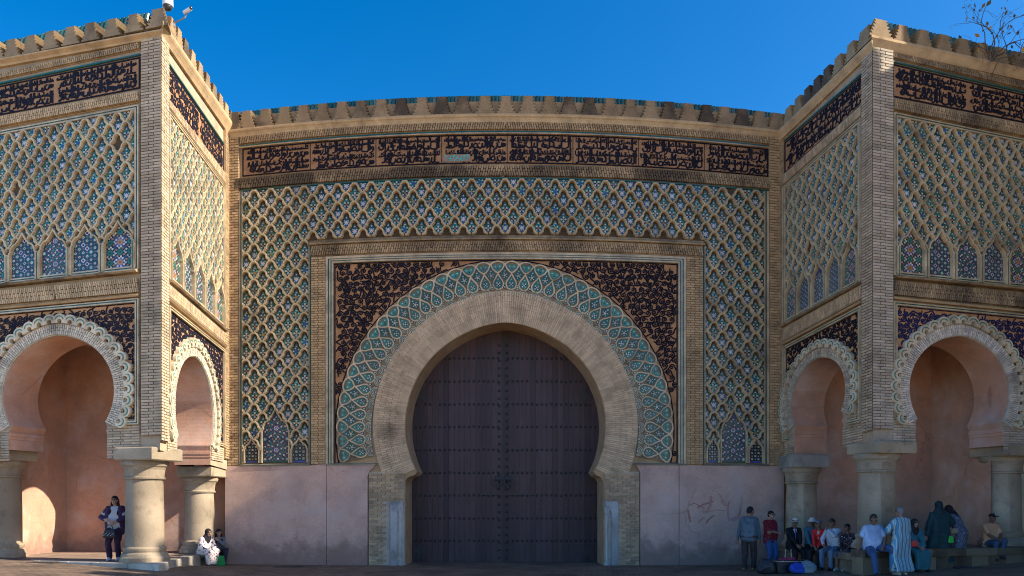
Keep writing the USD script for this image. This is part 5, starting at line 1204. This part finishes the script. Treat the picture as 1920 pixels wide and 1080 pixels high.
m_ = hull(((bx - .13, by, bz - .14), .05), ((bx + .13, by, bz - .14), .05), ((bx - .09, by, bz + .02), .035), ((bx + .09, by, bz + .02), .035)); t_ = finish(m_, .03, 2); mb = MB(); mb.tm(t_, BLACK); mb.build('pouch', LEATHER, hb, smooth=True)
mb = MB(); a = np.linspace(0, PI, 12); v, f = None, None
ring_ = np.stack([bx + .085 * np.cos(a), np.full(12, by), bz + .03 + .13 * np.sin(a)], 1)
mb.tm(finish(union(chain([(p, .011) for p in ring_])), None, 0), BLACK); mb.build('handle', LEATHER, hb)
mb = MB()
for q in range(9): t_ = trimesh.creation.icosphere(1, .010); t_.apply_translation([bx - .12 + .03 * q, by - .052, bz - .12 + .03 * (q % 3)]); mb.tm(t_, (0.5, .5, .5))
mb.build('studs', PAINT, hb, kind='stuff')
person('veiled-haired woman in white and red floral dress sitting on the kerb', at(381, 21.9, .02), -PI / 2 - .5, 1.60, hip=.43, lean=.35, head=(-.15, -.15), hands=((-.03, .44, .52), (.13, .40, .50)), feet=((-.10, .36, .07), (.12, .40, .07)), knee=((-.2, 1, .8), (.2, 1, .8)), skin=(0.36, .21, .14), girth=1.15, robe=(0.6, .5, .5), robemat=FLORAL, shoes=(0.05, .03, .03), hat=('scarf', (0.02, .015, .02)))
person('woman in grey top resting chin on hand sitting behind the floral dress', at(406, 22.7, .02), -PI / 2 - .8, 1.58, hip=.40, lean=.30, head=(-.2, -.05), hands=((.06, .30, .80), (.16, .40, .50)), elbow=((-.4, .5, -1), (1, .2, -.3)), feet=((-.10, .36, .07), (.12, .40, .07)), knee=((-.2, 1, .8), (.2, 1, .8)), skin=(0.36, .21, .14), top=(0.14, .14, .16), bottom=(0.03, .03, .05), hair=(0.015, .011, .01), hairlen=.18)
# right side
person('man in slate shirt and brown trousers walking away past the pink wall', at(1404, 20.75), -.45, 1.80, lean=.10, head=(-.75, -.12), hands=((-.30, .02, .76), (.26, .16, .80)), elbow=((-1, -.8, 0), (.8, -1, 0)), feet=((-.09, -.16, .09), (.10, .16, .07)), skin=(0.22, .12, .08), top=(0.075, .105, .135), bottom=(0.040, .028, .030), tuck=True, girth=1.06, hair=BLACK, shoes=(0.14, .10, .04))
person('man in maroon patterned shirt and jeans standing with folded arms and glasses', at(1444, 21.3), PI + .45, 1.66, head=(.1, -.05), hands=((.13, .17, 1.09), (-.12, .20, 1.06)), elbow=((-1, .0, -.6), (1, .0, -.6)), feet=((-.12, 0, .07), (.12, .02, .07)), skin=(0.34, .19, .13), girth=1.08, belly=.04, top=(0.2, .03, .04), topmat=BATIK, sleeve='short', bottom=(0.03, .085, .24), hair=BLACK, glasses=True)
G = 'people seated along the bench'
def seated(label, px, D, zs, yaw, **k):
    z0 = float(gz((px - CX) / FP * D, D)); a = dict(SEAT); a.update(k)
    return person(label, at(px, D, z0), yaw, hip=zs - z0 + .10, **a)
J0 = seated('seated man in black suit, blue tie and white trilby', 1487, 21.35, ZRS, PI + .1, H_=1.66, lean=.10, head=(0, -.22), hands=((-.06, .36, .70), (.05, .38, .68)), skin=(0.20, .11, .075), top=BLACK, bottom=BLACK, hat=('trilby', (0.55, .53, .48)), girth=1.05)
def placket(J, c, w=.032, tie=None):
    up, rt, fw, ch = J['up'], J['rt'], J['fw'], J['chest']; a = J['neck'] + fw * .075 - up * .03; b = ch + fw * .122 - up * .06
    m_ = hull((a - rt * w, .016), (a + rt * w, .016), (b, .012)); J['put']('shirt_front', finish(m_, .03, 0), c, CLOTH)
    if tie: J['put']('tie', finish(union([hull((a + fw * .014, .016), (ch + fw * .13 - up * .02, .017)), hull((ch + fw * .13 - up * .02, .019), (ch + fw * .135 - up * .12, .012))]), .03, 0), tie, CLOTH)
placket(J0, (0.45, .46, .55), .036, (0.10, .10, .32))
J = seated('seated man in blue jacket and pale bucket hat leaning forward', 1523, 21.25, ZRS, PI - .35, H_=1.70, lean=.28, head=(-.2, -.15), hands=((-.08, .42, .66), (.04, .46, .66)), skin=(0.17, .09, .06), top=(0.045, .13, .19), bottom=BLACK, hat=('bucket', (0.50, .49, .47)))
J1 = seated('seated man in bright red jacket and grey knitted cap', 1539, 20.75, ZRS, PI - .8, H_=1.62, lean=.18, head=(-.35, -.05), hands=((-.10, .40, .66), (.0, .42, .64)), skin=(0.22, .12, .08), top=(0.62, .028, .03), bottom=BLACK, hat=('beanie', (0.14, .17, .21)))
placket(J1, (0.45, .40, .36), .026)
seated('seated man in white shirt and pale jeans with hand raised to his face', 1566, 20.2, ZRS, PI - .95, H_=1.70, lean=.22, head=(-.10, -.10), hands=((.02, .30, 1.20 - .12), (.10, .40, .68)), elbow=((-.3, .8, -.6), (1, -.3, -.3)), skin=(0.22, .115, .075), top=(0.44, .47, .53), bottom=(0.12, .17, .25), hair=(0.03, .025, .022), hat=None)
seated('boy in dark patterned sweater and denim shorts on the bench', 1592, 19.75, ZRS, PI - .95, H_=1.52, lean=.12, head=(-.15, -.05), hands=((-.10, .32, .62), (.06, .34, .62)), skin=(0.20, .10, .065), top=BLACK, topmat=KNIT, bottom=(0.035, .07, .14), shorts=True, hair=BLACK, shoes=(0.35, .36, .36))
seated('seated moustached man in light blue short-sleeved shirt and jeans before the corner column', 1636, 18.55, ZR - .02, PI - .15, H_=1.74, lean=.06, head=(.3, -.05), hands=((-.16, .30, .72), (.34, .02, .60)), elbow=((-1, -.2, -.2), (1, -.3, 0)), feet=((-.38, .34, .24), (.06, .46, .07)), knee=((-.5, 1, .5), (.1, 1, .6)), skin=(0.19, .10, .065), girth=1.12, belly=.05, top=(0.34, .44, .62), sleeve='short', bottom=JEANS, hair=(0.03, .03, .03), beard='moustache')
person('man in blue and white striped djellaba standing with his back turned', at(1690, 18.15), .30, 1.66, lean=.02, head=(.55, -.05), hands=((-.14, .24, 1.05), (.14, .26, 1.02)), elbow=((-1, -.3, -.2), (1, -.3, -.2)), skin=(0.24, .13, .09), girth=1.1, robe=(0.2, .4, .5), robemat=DJELLABA, hem=.10, hair=(0.16, .16, .17), shoes=(0.35, .33, .3))
J = seated('person in teal robe seated half hidden behind the striped djellaba', 1712, 18.95, ZR - .02, PI + .1, H_=1.58, lean=.05, head=(.1, -.05), hands=((-.05, .36, .68), (.05, .36, .68)), skin=(0.30, .17, .12), robe=(0.03, .13, .16), hat=('scarf', (0.02, .016, .018)))
person('woman in long dark green robe and head scarf standing with her back turned', at(1762, 19.25), -.10, 1.74, lean=.03, head=(-.15, -.2), hands=((-.30, .06, .76), (.20, .26, 1.05)), elbow=((-1, -.4, 0), (1, -.3, -.2)), skin=(0.36, .21, .15), girth=1.15, robe=(0.012, .040, .046), hem=.16, hat=('scarf', (0.012, .028, .034)), shoes=(0.40, .30, .26))
person('woman in grey dotted dress and black scarf leaning towards her neighbour', at(1803, 19.55), .75, 1.66, lean=.42, side=.0, head=(.2, -.45), hands=((-.12, .52, .98), (.10, .54, .95)), elbow=((-1, -.3, -.4), (1, -.3, -.4)), skin=(0.36, .21, .15), girth=1.05, robe=(0.1, .1, .15), robemat=DOTS, hem=.10, hat=('scarf', (0.012, .012, .015)), shoes=(0.30, .20, .16))
seated('seated man in orange striped shirt, dark cap and jeans by the far right column', 1857, 19.95, ZR + .02, PI + .10, H_=1.68, lean=.06, head=(.1, -.05), hands=((-.03, .36, .66), (.05, .36, .66)), feet=((.06, .46, .22), (.20, .38, .16)), skin=(0.15, .075, .05), girth=1.1, belly=.04, top=(0.5, .3, .2), topmat=ORANGE, sleeve='short', bottom=(0.04, .07, .13), hat=('cap', (0.012, .013, .018)))

# ------------------------------------------------------------------ bags and small things
def soft(name, label, cat, loc, pts, c, mat=CLOTH, part='sack', it=3):
    th = Thing(name, label, cat, loc); t_ = finish(hull(*[(np.array(loc) + np.array(p), r) for p, r in pts]), .04, it)
    t_.vertices += (meshkit.noise(t_.vertices * 9)[:, None] - .5) * .02; mb = MB(); mb.tm(t_, c); mb.build(part, mat, th, smooth=True); return th
gb = soft('shopping_bag', 'green plastic bag at the feet of the two seated women', 'bag', at(411, 21.9), [((-.13, 0, .06), .06), ((.13, 0, .06), .06), ((-.11, .02, .26), .04), ((.12, .0, .28), .03)], (0.02, .22, .06))
sc = Thing('suitcase', 'black suitcase with pale edge lying before the suited man', 'suitcase', at(1478, 19.9))
X, Y, Z = sc.loc
mb = MB(); block(mb, (X, Y), .36, .16, (1, .06), Z, Z + .34, BLACK, ch=.03); mb.build('shell', LEATHER, sc)
mb = MB(); block(mb, (X, Y), .363, .163, (1, .06), Z + .30, Z + .318, (0.45, .42, .38), ch=.004); block(mb, (X - .2, Y - .162), .012, .006, (1, .06), Z + .02, Z + .33, (0.5, .48, .42), ch=.002); mb.build('trim', PAINT, sc)
mb = MB()
for s in (-.09, .09): mb.tm(finish(union(chain([((X + s, Y, Z + .34), .012), ((X + s * .8, Y, Z + .62), .010)])), None, 0), (0.35, .30, .30))
mb.build('pull_handle', PAINT, sc)
soft('folded_cloth', 'magenta folded cloth lying on the black suitcase', 'cloth', (X - .02, Y, Z + .33), [((-.2, -.05, .03), .03), ((.16, -.05, .04), .04), ((-.18, .08, .03), .03), ((.18, .08, .05), .04)], (0.25, .03, .08), part='folds')
soft('backpack', 'black soft backpack slumped beside the suitcase', 'bag', at(1437, 19.8), [((-.15, 0, .12), .12), ((.15, 0, .12), .12), ((-.07, .03, .30), .12), ((.09, .0, .27), .12)], BLACK, LEATHER, 'pack')
b2 = Thing('sports_bag', 'blue and grey sports bag on the ground before the seated men', 'bag', at(1506, 19.55)); o = b2.loc
t_ = finish(hull(*[(o + np.array(p), r) for p, r in (((-.24, 0, .13), .13), ((-.02, 0, .13), .14), ((-.2, 0, .2), .09))]), .04, 3); mb = MB(); mb.tm(t_, (0.02, .06, .38)); mb.build('blue_half', CLOTH, b2, smooth=True)
t_ = finish(hull(*[(o + np.array(p), r) for p, r in (((.02, 0, .14), .145), ((.22, 0, .14), .14), ((.1, 0, .24), .12))]), .04, 3); mb = MB(); mb.tm(t_, (0.20, .25, .28)); mb.build('grey_half', CLOTH, b2, smooth=True)
mb = MB(); a = np.linspace(.2, PI - .2, 9); mb.tm(finish(union(chain([(o + np.array([.02 + .16 * math.cos(q), -.05, .24 + .13 * math.sin(q)]), .012) for q in a])), None, 0), BLACK); mb.build('strap', LEATHER, b2)
soft('red_bag', 'small red bag on the lap of the person in teal', 'bag', at(1714, 18.42, .88), [((-.06, 0, -.05), .03), ((.07, 0, -.05), .03), ((-.05, 0, .06), .03), ((.07, 0, .05), .03)], (0.5, .02, .02), LEATHER, 'pouch')
soft('green_bag', 'small bright green bag held between the two robed women', 'bag', at(1783, 19.1, .98), [((-.05, 0, -.08), .03), ((.05, 0, -.08), .03), ((-.03, 0, .05), .02), ((.03, 0, .05), .02)], (0.04, .45, .06), CLOTH, 'pouch')
soft('wrist_purse', 'small tan purse on the arm of the woman in the dotted dress', 'bag', at(1790, 19.15, 1.16), [((-.07, 0, -.03), .03), ((.07, 0, -.02), .03), ((-.05, 0, .05), .03), ((.06, 0, .06), .025)], (0.20, .15, .09), LEATHER, 'pouch')
# cameras on the left pavilion corner
cm = Thing('security_camera', 'white dome camera on a bent post at the left pavilion corner', 'camera', tuple(LF.map([[294, H(33)]], -.2)[0])); o = cm.loc
hd_ = LF.map([[303, H(-1)]], -.2)[0]
mb = MB(); mb.tm(finish(union(chain([(o, .035), (LF.map([[289, H(26)]], -.2)[0], .035), (LF.map([[292, H(17)]], -.2)[0], .035)])), None, 0), (0.16, .12, .09)); mb.build('post', PAINT, cm)
mb = MB(); c = LF.map([[304, H(2)]], -.2)[0]; lathe([(0, .26), (.10, .25), (.125, .18), (.13, .02), (.125, 0), (0, 0)], (0.62, .62, .62), c, mb, 20); mb.tm(finish(union(chain([(LF.map([[292, H(17)]], -.2)[0], .03), (c + [-.1, 0, -.06], .045), (c + [0, 0, .02], .05)])), None, 0), (0.55, .55, .55)); mb.build('housing', PAINT, cm, smooth=False)
mb = MB(); t_ = trimesh.creation.icosphere(2, .108); t_.apply_translation(c + [0, 0, -.01]); mb.tm(t_, (0.03, .03, .035)); mb.build('dome_glass', GLAZE, cm, smooth=True)
c2 = Thing('security_camera', 'small bullet camera on an arm beside the dome camera', 'camera', tuple(LS.map([[314, H(46)]], .1)[0])); o = c2.loc
pa, pb, pc = o, o + [.36, -.05, .14], o + [.42, -.05, .26]
mb = MB(); mb.tm(finish(union(chain([(pa, .02), (pb, .018), (pc, .018)])), None, 0), (0.2, .18, .17)); mb.tm(finish(hull((pa + [-.07, 0, .0], .05), (pa + [.06, 0, .0], .05)), None, 0), (0.6, .6, .6)); mb.build('arm', PAINT, c2)
mb = MB(); mb.tm(finish(hull((pc + [-.06, 0, .02], .05), (pc + [.10, -.05, .07], .05)), .03, 2), (0.55, .56, .58)); mb.build('housing', PAINT, c2, smooth=True)
mb = MB(); mb.tm(finish(hull((pc + [.13, -.07, .08], .04), (pc + [.10, -.055, .07], .042)), None, 0), BLACK); mb.build('lens', GLAZE, c2)
# shrub rooted in the right parapet
sh_ = Thing('shrub', 'bare twiggy shrub with a few yellow leaves rooted in the right parapet', 'shrub', tuple(RF.map([[1845, H(122)]], .18)[0])); o = sh_.loc
r_ = np.random.default_rng(17); tw = []; lv = MB()
def twig(p, d, L, rad, depth):
    n = 4; pts = [(p, rad)]
    for k in range(n):
        d = d + r_.normal(size=3) * .22; d /= np.linalg.norm(d); p = p + d * L / n; pts.append((p, rad * (1 - .6 * (k + 1) / n)))
        if depth < 3 and (k > 0 or depth == 0) and r_.random() < .85: twig(p, d + r_.normal(size=3) * .75, L * .62, rad * .55, depth + 1)
    tw.extend(chain(pts))
    if depth >= 2:
        for _ in range(1 if r_.random() < .55 else 0):
            q = p + r_.normal(size=3) * .03; s = .035 + .05 * r_.random(); a = r_.normal(size=3); a /= np.linalg.norm(a); b = np.cross(a, r_.normal(size=3)); b /= np.linalg.norm(b)
            lv.add(np.array([q - a * s, q + b * s * .6, q + a * s, q - b * s * .6]), [[0, 1, 2, 3]], jit([(0.30, .12, .02), (0.16, .08, .03), (0.40, .22, .03), (0.09, .08, .03)][r_.integers(4)], .3))
for d in ((.0, -.1, 1.0), (.35, -.1, .9), (-.25, -.15, .8), (.75, -.1, .55), (.9, -.2, .35), (.05, -.1, 1.2)): twig(o, np.array(d), .95, .020, 0)
mb = MB()
for m_ in tw:
    q = m_.to_mesh(); mb.add(q.vert_properties[:, :3], q.tri_verts, (0.10, .075, .055))
mb.build('twigs', LEAF, sh_); lv.build('leaves', LEAF, sh_, kind='stuff')
# iron covers let into the paving
for px, D, w, lab in ((540, 22.0, .42, 'dark iron drain cover in the paving left of the door'), (80, 19.0, .35, 'dark iron drain cover in the paving before the left kerb'), (1815, 19.0, .32, 'dark iron drain cover in the paving before the right bench')):
    p = at(px, D); dc = Thing('drain_cover', lab, 'drain cover', p); mb = MB(); block(mb, p[:2], w, .16, (1, 0), p[2] - .05, p[2] + .016, (0.025, .023, .024), ch=.008); mb.build('plate', IRON, dc)
    mb = MB()
    for q in range(7): block(mb, (p[0] - w + (q + .5) * w * 2 / 7, p[1]), .02, .13, (1, 0), p[2] + .014, p[2] + .026, (0.05, .045, .045), ch=.003)
    mb.build('ribs', IRON, dc)
